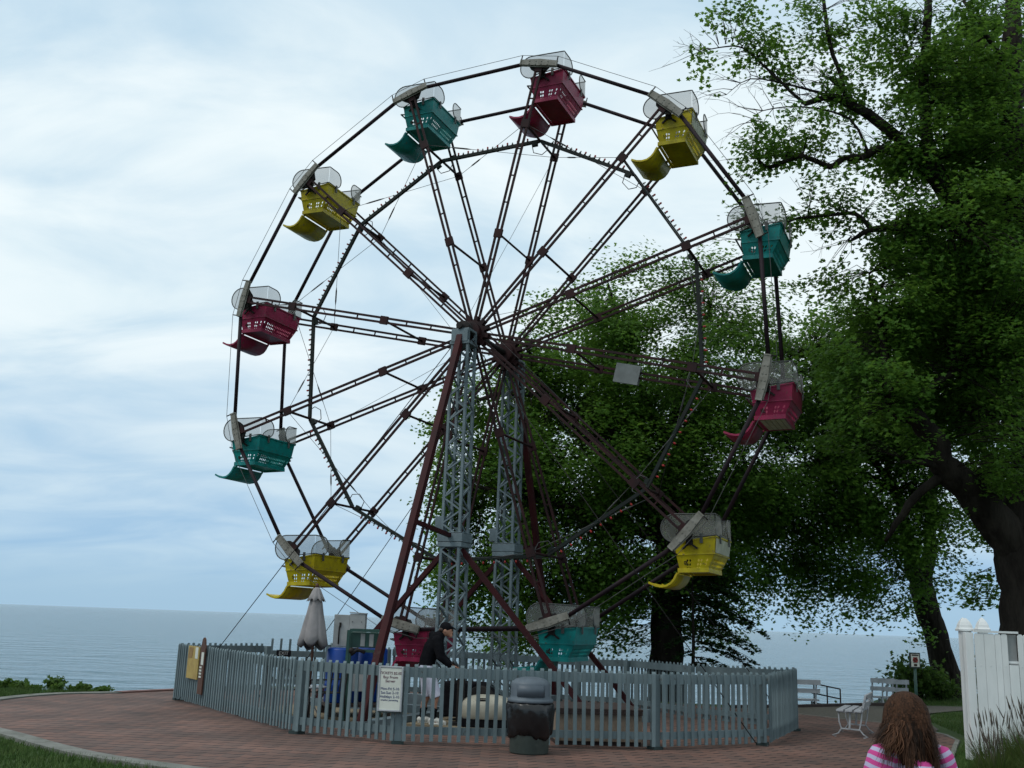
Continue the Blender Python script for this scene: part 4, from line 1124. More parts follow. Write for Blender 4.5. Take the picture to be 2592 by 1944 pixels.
def stripe_mat():
    m = bpy.data.materials.new('pink_striped_cotton'); m.use_nodes = True
    t = m.node_tree; b = t.nodes['Principled BSDF']; b.inputs['Roughness'].default_value = .9
    tc = t.nodes.new('ShaderNodeTexCoord'); nz = t.nodes.new('ShaderNodeTexNoise'); nz.inputs['Scale'].default_value = 12
    t.links.new(tc.outputs['Object'], nz.inputs['Vector'])
    sp = t.nodes.new('ShaderNodeSeparateXYZ'); t.links.new(tc.outputs['Object'], sp.inputs[0])
    def mt(op, a, bb):
        n = t.nodes.new('ShaderNodeMath'); n.operation = op
        for i, v in enumerate((a, bb)):
            if isinstance(v, (int, float)): n.inputs[i].default_value = v
            else: t.links.new(v, n.inputs[i])
        return n.outputs[0]
    z = mt('ADD', sp.outputs[2], mt('MULTIPLY', nz.outputs[0], .012))
    f = mt('FRACT', mt('DIVIDE', z, .036), 0)
    f = mt('GREATER_THAN', f, .54)
    x = t.nodes.new('ShaderNodeMix'); x.data_type = 'RGBA'; x.inputs[6].default_value = (.47, .045, .22, 1); x.inputs[7].default_value = (.38, .35, .50, 1)
    t.links.new(f, x.inputs[0]); t.links.new(x.outputs[2], b.inputs['Base Color'])
    return m
SM = stripe_mat()
b = MB(); b.limb([V(0, 0, .80), V(0, 0, .92), V(0, -.005, 1.06), V(0, -.01, 1.165), V(0, -.005, 1.222)], [(.138, .105), (.130, .098), (.142, .102), (.138, .09), (.075, .062)])
b.limb([V(-.12, -.01, 1.195), V(0, -.012, 1.215), V(.12, -.01, 1.195)], [.052, .062, .052])
shirt = fuse(b.build('shirt', SM, o), .009, 4)
for s in (1, -1):
    sh, el = V(s * .122, -.01, 1.20), V(s * .19, .0, .99)
    d = (sh - el).normalized(); q = d.to_track_quat('Z', 'Y')
    b = MB(); L = .125
    b.tube([(0, 0, -L), (0, 0, -L * .5), (0, 0, 0), (0, 0, .03), (0, 0, .05)], [.063, .060, .060, .05, .02], 18)
    sl = solid(b.build('sleeve', SM, o), .006); sl.location = sh; sl.rotation_euler = q.to_euler()
b = MB(); b.tube([(0, 0, .86), (0, 0, .70), (0, .01, .50)], [(.128, .098), (.155, .125), (.175, .14)], 20); b.build('skirt', M['navy'], o)
for s in (1, -1):
    b = MB(); an = V(s * .085, -.01, .07); b.limb([an + V(0, -.03, -.03), an + V(0, .05, -.035), an + V(s * .01, .15, -.045)], [.036, .036, .03]); fuse(b.build('shoe', M['shoe'], o), .008, 3)
def hair_mat():
    m = bpy.data.materials.new('wavy_brown_hair'); m.use_nodes = True
    t = m.node_tree; b = t.nodes['Principled BSDF']; b.inputs['Roughness'].default_value = .72; b.inputs['Specular IOR Level'].default_value = .12
    at = t.nodes.new('ShaderNodeAttribute'); at.attribute_name = 'leafvar'
    x = t.nodes.new('ShaderNodeMix'); x.data_type = 'RGBA'; x.inputs[6].default_value = (.013, .0075, .005, 1); x.inputs[7].default_value = (.084, .039, .021, 1)
    t.links.new(at.outputs['Fac'], x.inputs[0]); t.links.new(x.outputs[2], b.inputs['Base Color']); return m
HM = hair_mat()
rg = np.random.default_rng(21)
VV, AT = [], []
hc = np.array([0, .015, 1.355])
NL = 120
for lock in range(NL):
    th0 = -PI * .5 + rg.normal(0, .95)
    if lock < 26: th0 = (-.05 if lock % 2 else PI + .05) + rg.normal(0, .35)
    el0 = rg.uniform(.25, 1.5)
    wv, wp, wf = rg.uniform(.005, .013), rg.uniform(0, 6.28), rg.uniform(9, 15)
    az0 = th0 + rg.normal(0, .12)
    endz0 = 1.105 + .150 * abs(math.cos(az0)) ** 1.3 + rg.normal(0, .028)
    flare0 = rg.normal(.116, .013)
    flick0 = rg.normal(-.012, .020) + (.055 if math.cos(az0) < -.75 and rg.random() < .4 else 0)
    shade = rg.normal(.34, .30)
    for k in range(30):
        th, el = th0 + rg.normal(0, .16), float(np.clip(el0 + rg.normal(0, .16), .1, 1.55))
        az = az0 + rg.normal(0, .10)
        d0 = np.array([math.cos(th) * math.cos(el), math.sin(th) * math.cos(el), math.sin(el)])
        out = np.array([math.cos(az), math.sin(az) * .92, 0])
        side = np.array([-out[1], out[0], 0])
        endz = endz0 + rg.normal(0, .024)
        flare = flare0 + rg.normal(0, .006)
        n = 18; pts = []
        for i in range(n):
            u = i / (n - 1)
            if u < .45:                                      # lies on the skull, running down from the crown
                w = u / .45; e2 = el * (1 - w) + .02 * w
                a2 = th * (1 - w) + az * w
                dd = np.array([math.cos(a2) * math.cos(e2), math.sin(a2) * math.cos(e2), math.sin(e2)])
                p = hc + dd * np.array([.092, .106, .114])
            else:
                w = (u - .45) / .55
                top = hc + np.array([math.cos(az) * .092, math.sin(az) * .106, .002])
                r = (flare - .10) * math.sin(w * PI * .5) - .010 * math.sin(w * PI) + flick0 * w * w
                p = top + out * r + np.array([0, 0, (endz - top[2]) * w])
            us = max(0, min(1, (u - .3) / .35)); us = us * us * (3 - 2 * us); a = wv * us * math.sin(wf * u + wp) + rg.normal(0, .0006)
            b2 = wv * us * math.cos(wf * u * .8 + wp) * .45
            pts.append(p + side * a + out * b2 + out * rg.normal(0, .0006 + .0012 * us))
        wd = rg.uniform(.0022, .0045)
        cv = shade + rg.normal(0, .12) + .22 * max(0, abs(math.cos(az)) - .5)
        for i in range(n - 1):
            p, q = pts[i], pts[i + 1]
            w0, w1 = wd * (1 - .85 * (i / (n - 1)) ** 3), wd * (1 - .85 * ((i + 1) / (n - 1)) ** 3)
            VV += [p - side * w0, p + side * w0, q + side * w1, q - side * w1]
            AT += [float(np.clip(cv + .12 * (i / n) ** 2, 0, 1))] * 4
hr = fast_mesh('hair', np.array(VV), 4, HM, np.array(AT)); hr.parent = o
for p in hr.data.polygons: p.use_smooth = True
HC_ = V(*hc); b = MB(); b.sphere(HC_ + V(0, -.004, -.002), .082, 16, 12, (.95, 1.05, 1.16)); b.sphere(HC_ + V(0, -.042, -.075), .062, 14, 10, (1.25, .78, 1.2)); b.sphere((0, -.072, 1.20), .06, 14, 10, (1.35, .5, 1.1))
hb_ = fuse(b.build('under_hair', mat('dark_hair', (.026, .013, .008), (.018, .009, .006), 20, .8, spec=.1), o), .01, 4)

TREES = {
 'central': dict(
  ell=[(3.31, 27.5, 10.64, 1.65, 1.98, 1.01, 0.45), (5.76, 27.5, 10.46, 1.65, 1.98, 1.27, 0.6), (1.8, 27.5, 9.12, 2.03, 2.43, 1.39, 0.7), (4.34, 27.5, 8.17, 2.91, 3.2, 1.65, 0.8), (-0.31, 27.5, 7.61, 1.27, 1.52, 1.14, 0.42), (-1.58, 27.5, 6.42, 0.95, 1.14, 0.76, 0.3), (-0.48, 27.5, 5.33, 1.52, 1.82, 1.27, 0.9), (1.86, 27.5, 5.91, 2.53, 3.04, 1.65, 1.2), (4.97, 27.5, 6.02, 2.41, 2.89, 1.77, 1.2), (-0.89, 27.5, 3.48, 1.08, 1.52, 1.27, 0.7), (1.18, 27.5, 3.55, 2.15, 2.58, 1.39, 0.8), (3.98, 27.5, 3.65, 2.15, 2.58, 1.39, 0.8), (0.08, 27.5, 1.97, 1.46, 1.75, 0.89, 0.8), (2.54, 27.5, 2.05, 1.65, 1.98, 0.89, 0.75), (5.69, 27.5, 3.95, 1.14, 1.37, 1.14, 0.8), (4.95, 27.5, 2.37, 0.89, 1.06, 0.89, 0.9), (4.07, 30.0, 5.01, 3.59, 3.2, 2.35, 0.4), (2.69, 30.0, 7.7, 3.18, 3.2, 2.35, 0.4)],
  limbs=[
   ([(4.17, 27.5, 0.01), (4.25, 27.5, 1.19), (4.3, 27.5, 2.79), (4.23, 27.4, 4.11)], [0.46, 0.42, 0.38, 0.34]),
   ([(4.23, 27.4, 3.9), (3.26, 27.2, 5.3), (1.97, 27.0, 6.6), (0.89, 26.8, 7.59), (0.32, 26.6, 9.03)], [0.24, 0.2, 0.15, 0.1, 0.05]),
   ([(4.23, 27.4, 4.01), (4.37, 27.6, 6.25), (4.84, 27.8, 8.51), (5.55, 28.0, 10.53)], [0.26, 0.2, 0.12, 0.04]),
   ([(4.23, 27.4, 3.9), (2.22, 27.0, 4.52), (0.45, 26.6, 4.82), (-0.88, 26.4, 5.05)], [0.18, 0.13, 0.09, 0.04]),
   ([(4.37, 27.6, 6.25), (3.37, 27.4, 8.36), (2.79, 27.2, 9.96), (2.54, 27.0, 10.79)], [0.14, 0.1, 0.06, 0.03]),
   ([(0.89, 26.8, 7.59), (-0.47, 26.6, 7.49), (-1.68, 26.5, 6.9)], [0.09, 0.06, 0.03]),
   ([(4.23, 27.4, 4.01), (5.43, 27.6, 5.22), (6.38, 28.0, 6.06)], [0.14, 0.1, 0.05]),
  ]),
 'leaning': dict(
  ell=[(10.03, 29.5, 10.67, 1.22, 1.47, 0.82, 0.55), (8.07, 29.5, 9.32, 1.02, 1.22, 0.95, 0.65), (9.11, 29.5, 7.83, 1.9, 2.28, 1.49, 1.1), (10.68, 29.5, 6.8, 1.63, 1.96, 1.63, 1.2), (8.64, 29.5, 5.65, 1.9, 2.28, 1.36, 1.1), (7.94, 29.5, 4.18, 1.49, 1.79, 1.09, 0.8), (9.65, 29.5, 4.24, 1.63, 1.96, 1.36, 1.0), (11.26, 29.5, 4.95, 0.95, 1.79, 1.49, 0.9), (9.46, 29.5, 2.88, 1.36, 1.63, 0.68, 0.35), (11.03, 29.5, 3.0, 0.82, 0.98, 0.82, 0.45), (12.14, 29.5, 4.2, 0.75, 1.3, 1.09, 0.4), (7.26, 29.5, 3.13, 0.82, 0.98, 0.68, 0.45), (10.49, 29.5, 8.57, 1.63, 1.96, 1.63, 1.0), (12.04, 29.5, 7.25, 1.22, 1.96, 1.63, 1.0), (9.29, 29.5, 9.23, 1.36, 1.63, 1.22, 1.0), (8.41, 29.5, 2.28, 0.54, 0.65, 0.34, 0.25), (11.61, 29.5, 1.76, 0.41, 0.49, 0.27, 0.25)],
  limbs=[
   ([(13.28, 31.3, -0.26), (12.99, 31.3, 0.72), (12.74, 31.2, 1.73), (12.43, 31.1, 2.51), (12.26, 31.0, 3.19)], [0.46, 0.38, 0.34, 0.36, 0.34]),
   ([(12.25, 31.0, 3.07), (11.96, 30.8, 3.86), (11.77, 30.6, 4.64), (11.42, 30.3, 5.76), (10.55, 30.0, 6.85)], [0.26, 0.22, 0.18, 0.14, 0.08]),
   ([(12.25, 31.0, 3.07), (12.55, 31.0, 3.89), (12.68, 31.0, 5.3), (12.83, 31.0, 6.73), (12.37, 30.6, 8.22), (11.27, 30.0, 9.88)], [0.24, 0.2, 0.17, 0.14, 0.1, 0.05]),
   ([(11.42, 30.3, 5.76), (9.89, 29.8, 6.45), (8.42, 29.5, 6.35), (7.23, 29.3, 5.71)], [0.1, 0.08, 0.05, 0.03]),
   ([(10.55, 30.0, 6.85), (9.46, 29.7, 8.17), (8.75, 29.5, 9.65)], [0.08, 0.06, 0.03]),
  ]),
 'big': dict(
  ell=[(8.3, 18.0, 12.75, 1.24, 1.49, 0.91, 1.0), (9.07, 18.0, 10.93, 0.75, 1.49, 1.24, 1.2), (7.66, 18.0, 10.88, 0.91, 1.09, 0.91, 0.9), (8.25, 18.0, 9.04, 1.33, 1.59, 0.91, 1.3), (6.71, 18.0, 9.25, 0.75, 0.9, 0.58, 0.35), (8.57, 18.0, 7.35, 0.99, 1.19, 0.99, 1.3), (7.07, 18.0, 7.74, 0.91, 1.09, 0.75, 1.0), (6.27, 18.0, 6.74, 0.75, 0.9, 0.58, 0.7), (9.01, 20.5, 6.93, 1.32, 1.59, 0.85, 1.2), (10.21, 21.0, 5.91, 0.68, 1.04, 0.87, 1.1), (4.54, 18.0, 12.7, 0.58, 0.7, 0.25, 0.6), (5.07, 18.0, 12.47, 0.5, 0.6, 0.29, 0.5), (4.01, 18.0, 13.33, 0.41, 0.5, 0.29, 0.6), (3.64, 18.0, 12.37, 0.33, 0.4, 0.17, 0.5), (5.45, 18.0, 13.13, 0.66, 0.8, 0.41, 0.4), (5.03, 18.0, 10.82, 0.75, 0.9, 0.33, 0.9), (4.41, 18.0, 10.47, 0.5, 0.6, 0.41, 0.6), (5.69, 18.0, 9.58, 0.75, 0.9, 0.41, 0.45), (4.04, 18.0, 9.01, 0.37, 0.45, 0.21, 0.6), (4.99, 18.0, 8.91, 0.58, 0.7, 0.33, 0.25), (6.39, 18.0, 11.89, 0.58, 0.8, 0.66, 0.45), (10.08, 21.0, 4.09, 0.44, 0.7, 0.58, 0.9), (6.89, 18.0, 13.19, 0.75, 0.9, 0.46, 0.6), (9.56, 21.0, 2.64, 0.39, 0.52, 0.44, 0.5), (5.98, 18.0, 8.05, 0.5, 0.6, 0.41, 0.5), (6.6, 18.0, 10.55, 0.5, 0.6, 0.33, 0.35), (8.6, 21.0, 6.24, 1.06, 1.28, 0.68, 1.0), (7.61, 19.5, 7.19, 0.99, 1.19, 0.72, 1.1), (8.74, 17.6, 4.99, 0.36, 1.26, 1.05, 1.0), (8.7, 17.4, 6.26, 0.48, 0.96, 0.8, 1.0), (6.35, 17.4, 5.76, 0.72, 0.87, 0.56, 0.8), (7.09, 17.6, 4.69, 0.41, 0.49, 0.41, 0.12), (7.94, 18.2, 4.07, 0.42, 0.5, 0.42, 0.12), (5.89, 17.8, 5.17, 0.49, 0.59, 0.49, 0.6), (8.47, 17.4, 7.59, 0.64, 1.35, 1.12, 1.0), (10.12, 20.0, 9.89, 0.64, 1.7, 1.84, 1.0), (9.29, 20.5, 8.42, 1.42, 1.7, 1.42, 0.8), (10.02, 20.5, 13.52, 1.13, 1.7, 1.51, 0.7)],
  limbs=[
   ([(9.56, 19.0, 0.49), (9.54, 19.0, 1.57), (9.51, 19.0, 2.54), (9.5, 19.0, 3.39), (9.65, 19.0, 4.33), (9.9, 19.0, 6.21)], [0.74, 0.6, 0.54, 0.56, 0.44, 0.4]),
   ([(9.79, 19.0, 6.21), (9.79, 18.8, 8.49), (9.65, 18.6, 10.84), (9.67, 18.5, 12.92), (9.83, 18.4, 14.62)], [0.48, 0.34, 0.25, 0.2, 0.12]),
   ([(9.51, 19.0, 2.12), (9.41, 19.0, 2.96), (9.04, 18.9, 3.65), (8.34, 18.7, 4.37), (7.82, 18.5, 4.75), (7.74, 18.4, 5.07), (7.29, 18.2, 5.48), (6.78, 18.0, 5.63)], [0.36, 0.42, 0.36, 0.29, 0.24, 0.21, 0.17, 0.13]),
   ([(6.8, 18.0, 5.61), (6.71, 18.0, 6.02), (6.67, 18.0, 6.97), (6.4, 17.8, 8.02)], [0.13, 0.1, 0.07, 0.03]),
   ([(6.93, 18.0, 5.58), (7.3, 18.0, 5.9), (7.9, 18.1, 6.33), (8.5, 18.2, 6.57)], [0.09, 0.07, 0.055, 0.03]),
   ([(7.82, 18.5, 4.67), (7.31, 18.2, 4.72), (6.88, 18.0, 4.67)], [0.07, 0.05, 0.03]),
   ([(7.92, 18.5, 4.57), (7.52, 18.6, 4.32), (7.22, 18.9, 3.87), (6.98, 19.2, 3.39)], [0.1, 0.09, 0.07, 0.03]),
   ([(9.79, 18.8, 8.49), (8.54, 18.4, 9.41), (7.61, 18.0, 10.32), (7.26, 18.0, 10.71), (6.81, 18.0, 11.18), (6.03, 18.0, 11.65), (5.72, 18.0, 11.63), (5.39, 18.0, 11.52)], [0.22, 0.17, 0.13, 0.12, 0.1, 0.075, 0.06, 0.05]),
   ([(5.39, 18.0, 11.52), (5.08, 18.0, 11.82), (4.77, 18.0, 12.14), (4.37, 18.0, 12.54), (4.14, 18.0, 12.68), (3.76, 18.0, 12.64), (3.4, 18.0, 12.54)], [0.035, 0.03, 0.026, 0.02, 0.017, 0.012, 0.006]),
   ([(6.17, 18.0, 11.67), (6.1, 18.0, 12.15), (5.91, 18.0, 12.81), (5.82, 18.0, 13.75), (5.8, 18.0, 14.28)], [0.05, 0.045, 0.04, 0.035, 0.025]),
   ([(8.54, 18.4, 9.41), (7.61, 18.0, 10.32), (6.84, 18.0, 10.65), (6.46, 18.0, 10.46), (6.12, 18.0, 10.43), (5.83, 18.0, 10.24), (5.53, 18.0, 10.36), (5.2, 18.0, 10.41), (4.67, 18.0, 10.18), (4.42, 18.0, 10.42)], [0.14, 0.11, 0.085, 0.07, 0.06, 0.055, 0.05, 0.045, 0.04, 0.02]),
   ([(9.73, 18.8, 7.7), (8.87, 18.4, 8.71), (7.96, 18.0, 9.17), (7.25, 18.0, 9.11), (6.55, 18.0, 9.0), (6.18, 18.0, 8.79)], [0.2, 0.14, 0.09, 0.075, 0.06, 0.03]),
   ([(6.55, 18.0, 9.0), (6.26, 18.0, 9.32), (5.79, 18.0, 9.26), (5.2, 18.0, 9.18), (4.75, 18.0, 8.95), (4.16, 18.0, 8.7)], [0.05, 0.04, 0.03, 0.025, 0.018, 0.008]),
   ([(8.54, 18.4, 9.41), (7.88, 18.2, 10.43), (7.72, 18.1, 11.57), (7.74, 18.0, 12.56), (7.86, 18.0, 13.49), (7.87, 18.0, 14.36)], [0.16, 0.13, 0.1, 0.09, 0.08, 0.06]),
   ([(9.6, 18.4, 12.6), (9.15, 18.3, 13.24), (8.65, 18.2, 14.0)], [0.07, 0.05, 0.03]),
   ([(6.81, 18.0, 11.17), (6.46, 18.0, 11.42), (5.96, 18.0, 12.02), (5.81, 18.0, 12.05)], [0.06, 0.05, 0.045, 0.02]),
   ([(6.02, 18.0, 11.65), (5.12, 18.0, 11.9), (4.36, 18.0, 12.0), (3.9, 18.0, 11.65)], [0.03, 0.02, 0.012, 0.004]),
   ([(6.57, 18.0, 10.52), (6.23, 18.0, 11.24), (5.33, 18.0, 11.45), (4.58, 18.0, 11.34), (4.35, 18.0, 11.09)], [0.03, 0.022, 0.016, 0.01, 0.004]),
  ]),
 'backdrop': dict(
  ell=[(12.39, 27.0, 12.98, 1.49, 2.24, 1.87, 1.0), (12.66, 27.0, 9.26, 1.37, 2.24, 1.87, 1.1), (11.58, 27.0, 10.0, 1.49, 1.79, 1.37, 0.9), (12.78, 27.0, 5.61, 0.75, 1.49, 1.24, 0.9), (13.78, 27.0, 7.51, 1.24, 3.5, 3.11, 1.0), (14.18, 27.0, 12.77, 1.24, 3.5, 3.11, 1.0), (13.92, 27.0, 16.28, 1.49, 2.24, 1.87, 0.8)],
  limbs=[
   ([(15.09, 27.0, 0.22), (14.84, 27.0, 2.94), (14.78, 27.0, 7.06), (14.72, 27.0, 11.47), (14.84, 27.0, 15.61)], [0.5, 0.42, 0.35, 0.22, 0.08]),
   ([(14.78, 27.0, 7.06), (13.42, 27.0, 8.63), (12.27, 26.8, 10.19)], [0.2, 0.12, 0.04]),
   ([(14.67, 27.0, 10.9), (13.49, 27.0, 12.58), (12.45, 27.0, 13.48)], [0.16, 0.1, 0.04]),
  ]),
}

# ------------------------------------------------------------------ trees and plants
def leaf_mat(name, ca, cb, trans):
    m = bpy.data.materials.new(name); m.use_nodes = True
    t = m.node_tree; b = t.nodes['Principled BSDF']; b.inputs['Roughness'].default_value = .5
    b.inputs['Specular IOR Level'].default_value = .12
    at = t.nodes.new('ShaderNodeAttribute'); at.attribute_name = 'leafvar'
    x = t.nodes.new('ShaderNodeMix'); x.data_type = 'RGBA'; x.inputs[6].default_value = (*ca, 1); x.inputs[7].default_value = (*cb, 1)
    t.links.new(at.outputs['Fac'], x.inputs[0]); t.links.new(x.outputs[2], b.inputs['Base Color'])
    tl = t.nodes.new('ShaderNodeBsdfTranslucent')
    hs = t.nodes.new('ShaderNodeHueSaturation'); hs.inputs['Value'].default_value = trans; hs.inputs['Hue'].default_value = .485
    t.links.new(x.outputs[2], hs.inputs['Color']); t.links.new(hs.outputs[0], tl.inputs[0])
    mx = t.nodes.new('ShaderNodeMixShader'); mx.inputs[0].default_value = .45
    t.links.new(b.outputs[0], mx.inputs[1]); t.links.new(tl.outputs[0], mx.inputs[2])
    t.links.new(mx.outputs[0], t.nodes['Material Output'].inputs[0]); return m
M['leaf'] = leaf_mat('maple_leaf', (.037, .098, .013), (.080, .165, .022), 2.1)
M['leaf_big'] = leaf_mat('near_maple_leaf', (.036, .096, .013), (.076, .160, .023), 2.0)
M['leaf_dark'] = leaf_mat('dark_leaf', (.014, .042, .014), (.034, .074, .022), 1.2)
M['leaf_bush'] = leaf_mat('bush_leaf', (.035, .085, .016), (.075, .135, .028), 1.5)
HALF = np.array([(0, 0), (.06, .33), (.30, .22), (.50, .50), (.66, .18), (1, 0)])
def leaf_cloud(name, cen, nrm, size, m, parent, var):
    """one folded, lobed leaf (two half blades) at each centre"""
    n = len(cen)
    a = RNG.normal(0, 1, (n, 3)); a -= nrm * (a * nrm).sum(1)[:, None]; a[:, 2] -= .35
    a -= nrm * (a * nrm).sum(1)[:, None]; a /= np.linalg.norm(a, axis=1)[:, None] + 1e-9
    bb = np.cross(nrm, a)
    vs = []
    for sgn in (1, -1):
        H = HALF if sgn == 1 else HALF[::-1]
        h = H.copy(); y = h[:, 1] * sgn
        fold = -.28 * h[:, 1] - .18 * h[:, 0] ** 2 * 0
        P = cen[:, None, :] + size[:, None, None] * (a[:, None, :] * (h[:, 0] - .4)[None, :, None] + bb[:, None, :] * y[None, :, None] + nrm[:, None, :] * fold[None, :, None])
        vs.append(P)
    allv = np.stack(vs, 1).reshape(-1, 3)
    at = np.repeat(var, 12)
    o = fast_mesh(name, allv, 6, m, at)
    o.parent = parent
    return o
def hash_noise(p, s):
    q = p * s
    return (np.sin(q[:, 0] * 1.7 + 1.3 * np.sin(q[:, 1] * 1.1 + .5)) + np.sin(q[:, 1] * 1.9 + 1.2 * np.sin(q[:, 2] * 1.3 + 2)) + np.sin(q[:, 2] * 1.6 + 1.4 * np.sin(q[:, 0] * .9 + 4))) / 3
def twigs(b_v, b_f, p, q, r0, r1):
    d = q - p; L = np.linalg.norm(d)
    if L < 1e-3: return
    d = d / L; u = np.cross(d, [0, 0, 1.0]);
    if np.linalg.norm(u) < 1e-3: u = np.array([1.0, 0, 0])
    u /= np.linalg.norm(u); w = np.cross(u, d)
    o = len(b_v)
    for c, r in ((p, r0), (q, r1)):
        for k in range(3): b_v.append(c + (u * math.cos(k * 2.094) + w * math.sin(k * 2.094)) * r)
    for k in range(3): b_f.append((o + k, o + (k + 1) % 3, o + 3 + (k + 1) % 3, o + 3 + k))
def make_tree(key, name, label, leaf, lsize, lai, leafm, spray_n=22, spray_r=.38, bare=0, wood_r=1.0):
    T = TREES[key]
    base = T['limbs'][0][0][0]
    org = V(base[0], base[1], gz(base[0], base[1]) - .1)
    t = empty(name, label, 'tree', tuple(org))
    limb_pts = []
    for i, (pl, rs) in enumerate(T['limbs']):
        b = MB(); P = [V(*p) for p in pl]
        if i == 0: P[0] = V(P[0].x, P[0].y, org.z)
        n = 3; out, rr = [], []
        for j in range(len(P) - 1):
            p0, p1, p2, p3 = P[max(j - 1, 0)], P[j], P[j + 1], P[min(j + 2, len(P) - 1)]
            for k in range(n):
                u = k / n
                out.append(.5 * ((2 * p1) + (p2 - p0) * u + (2 * p0 - 5 * p1 + 4 * p2 - p3) * u * u + (3 * p1 - p0 - 3 * p2 + p3) * u ** 3) + V(*(RNG.normal(0, 1, 3) * rs[j] * .10)))
                rr.append((rs[j] * (1 - u) + rs[j + 1] * u) * wood_r * RNG.uniform(.93, 1.07))
        out.append(P[-1]); rr.append(rs[-1] * wood_r)
        if i == 0: rr[0] *= 1.25
        b.tube(out, rr, 14 if rs[0] > .2 else 7)
        b.build('trunk' if i == 0 else 'limb', M['bark'], t, org)
        limb_pts += [np.array(p) for p in out]
    LP = np.array(limb_pts)
    cs, ns = [], []
    tv, tf = [], []
    for (cx, cy, cz, rx, ry, rz, dn) in T['ell']:
        area = PI * rx * rz
        nl = area * lai * dn / (lsize * lsize * .50)
        k = max(2, int(nl / spray_n))
        got = 0; tries = 0
        while got < k and tries < 40:
            tries += 1
            q = RNG.normal(0, 1, (k, 3)); q /= np.linalg.norm(q, axis=1)[:, None]; q *= RNG.uniform(.25, 1.0, (k, 1)) ** .5
            p = np.array([cx, cy, cz]) + q * np.array([rx, ry, rz]) * 1.12
            hn = hash_noise(p, 2.1 / (spray_r * 2.6)) + .35 * hash_noise(p, 5.0 / (spray_r * 2.6))
            p = p[hn > (-.05 if dn > .6 else -.25)][: k - got]
            got += len(p)
            for c in p:
                dl = LP - c; dist = (dl ** 2).sum(1); j = int(dist.argmin()); near = LP[j]
                gd = c - near; gl = np.linalg.norm(gd) + 1e-6
                out_ = gd / gl
                L = min(gl, 1.3 if lsize > .1 else .9)
                st = c - out_ * L + np.array([0, 0, .10 * L])
                mid = (st + c) / 2 + RNG.normal(0, .05, 3) + np.array([0, 0, .06])
                r = .006 if lsize < .12 else .005
                twigs(tv, tf, st, mid, r * 1.6, r); twigs(tv, tf, mid, c, r, r * .5)
                m_ = int(spray_n * RNG.uniform(.6, 1.4))
                u = RNG.uniform(-.8, 1.0, m_)
                off = RNG.normal(0, 1, (m_, 3)) * np.array([spray_r * .44, spray_r * .44, spray_r * .24])
                lp = c + np.outer(u, out_) * spray_r * 1.15 + off
                lp[:, 2] -= (np.abs(u) ** 1.5) * spray_r * .45
                nn = RNG.normal(0, .42, (m_, 3)) + np.array([0, 0, 1.0]) + out_ * .45
                nn /= np.linalg.norm(nn, axis=1)[:, None]
                cs.append(lp); ns.append(nn)
    cen = np.concatenate(cs); nrm = np.concatenate(ns)
    var = np.clip(.45 + .28 * hash_noise(cen, 1.3) + RNG.normal(0, .12, len(cen)), 0, 1)
    leaf_cloud('crown', cen - np.array(org), nrm, RNG.uniform(.7, 1.25, len(cen)) * lsize, leafm, t, var)
    # bare twigs beyond the leaves
    for k in range(bare):
        j = RNG.integers(len(LP)); p = LP[j]
        if p[2] < 6.8: continue
        d = np.array([-abs(RNG.normal(.8, .5)), RNG.normal(0, .4), RNG.normal(.25, .5)]); d /= np.linalg.norm(d)
        L = RNG.uniform(.25, .6); r = .010
        for s in range(4):
            q = p + d * L * .5; twigs(tv, tf, p, q, r, r * .72); p = q; r *= .72; d = d + RNG.normal(0, .28, 3) + np.array([-.1, 0, -.12]); d /= np.linalg.norm(d)
            if s in (1, 2):
                d2 = d + RNG.normal(0, .7, 3); d2 /= np.linalg.norm(d2); twigs(tv, tf, p, p + d2 * L * .5, r * .8, r * .35)
    me = bpy.data.meshes.new('twigs'); me.from_pydata([tuple(v - np.array(org)) for v in tv], [], tf); me.materials.append(M['bark'])
    o = bpy.data.objects.new('twigs', me); COL.objects.link(o); o.parent = t
    print(key, 'leaves', len(cen))
    return t
make_tree('central', 'maple_tree', 'big broad maple behind the wheel with its trunk beyond the back fence', 'leaf', .104, 8.6, M['leaf'], 40, .50)
make_tree('leaning', 'maple_tree', 'dark forked tree leaning left by the lake, its foliage hanging low', 'leaf', .106, 7.6, M['leaf'], 38, .48)
make_tree('big', 'maple_tree', 'huge near maple with a thick trunk behind the white board fence', 'leaf', .092, 7.4, M['leaf_big'], 34, .30, bare=320)
make_tree('backdrop', 'maple_tree', 'leafy tree filling the gaps behind the huge right hand maple', 'leaf', .13, 5.5, M['leaf'], 30, .5)

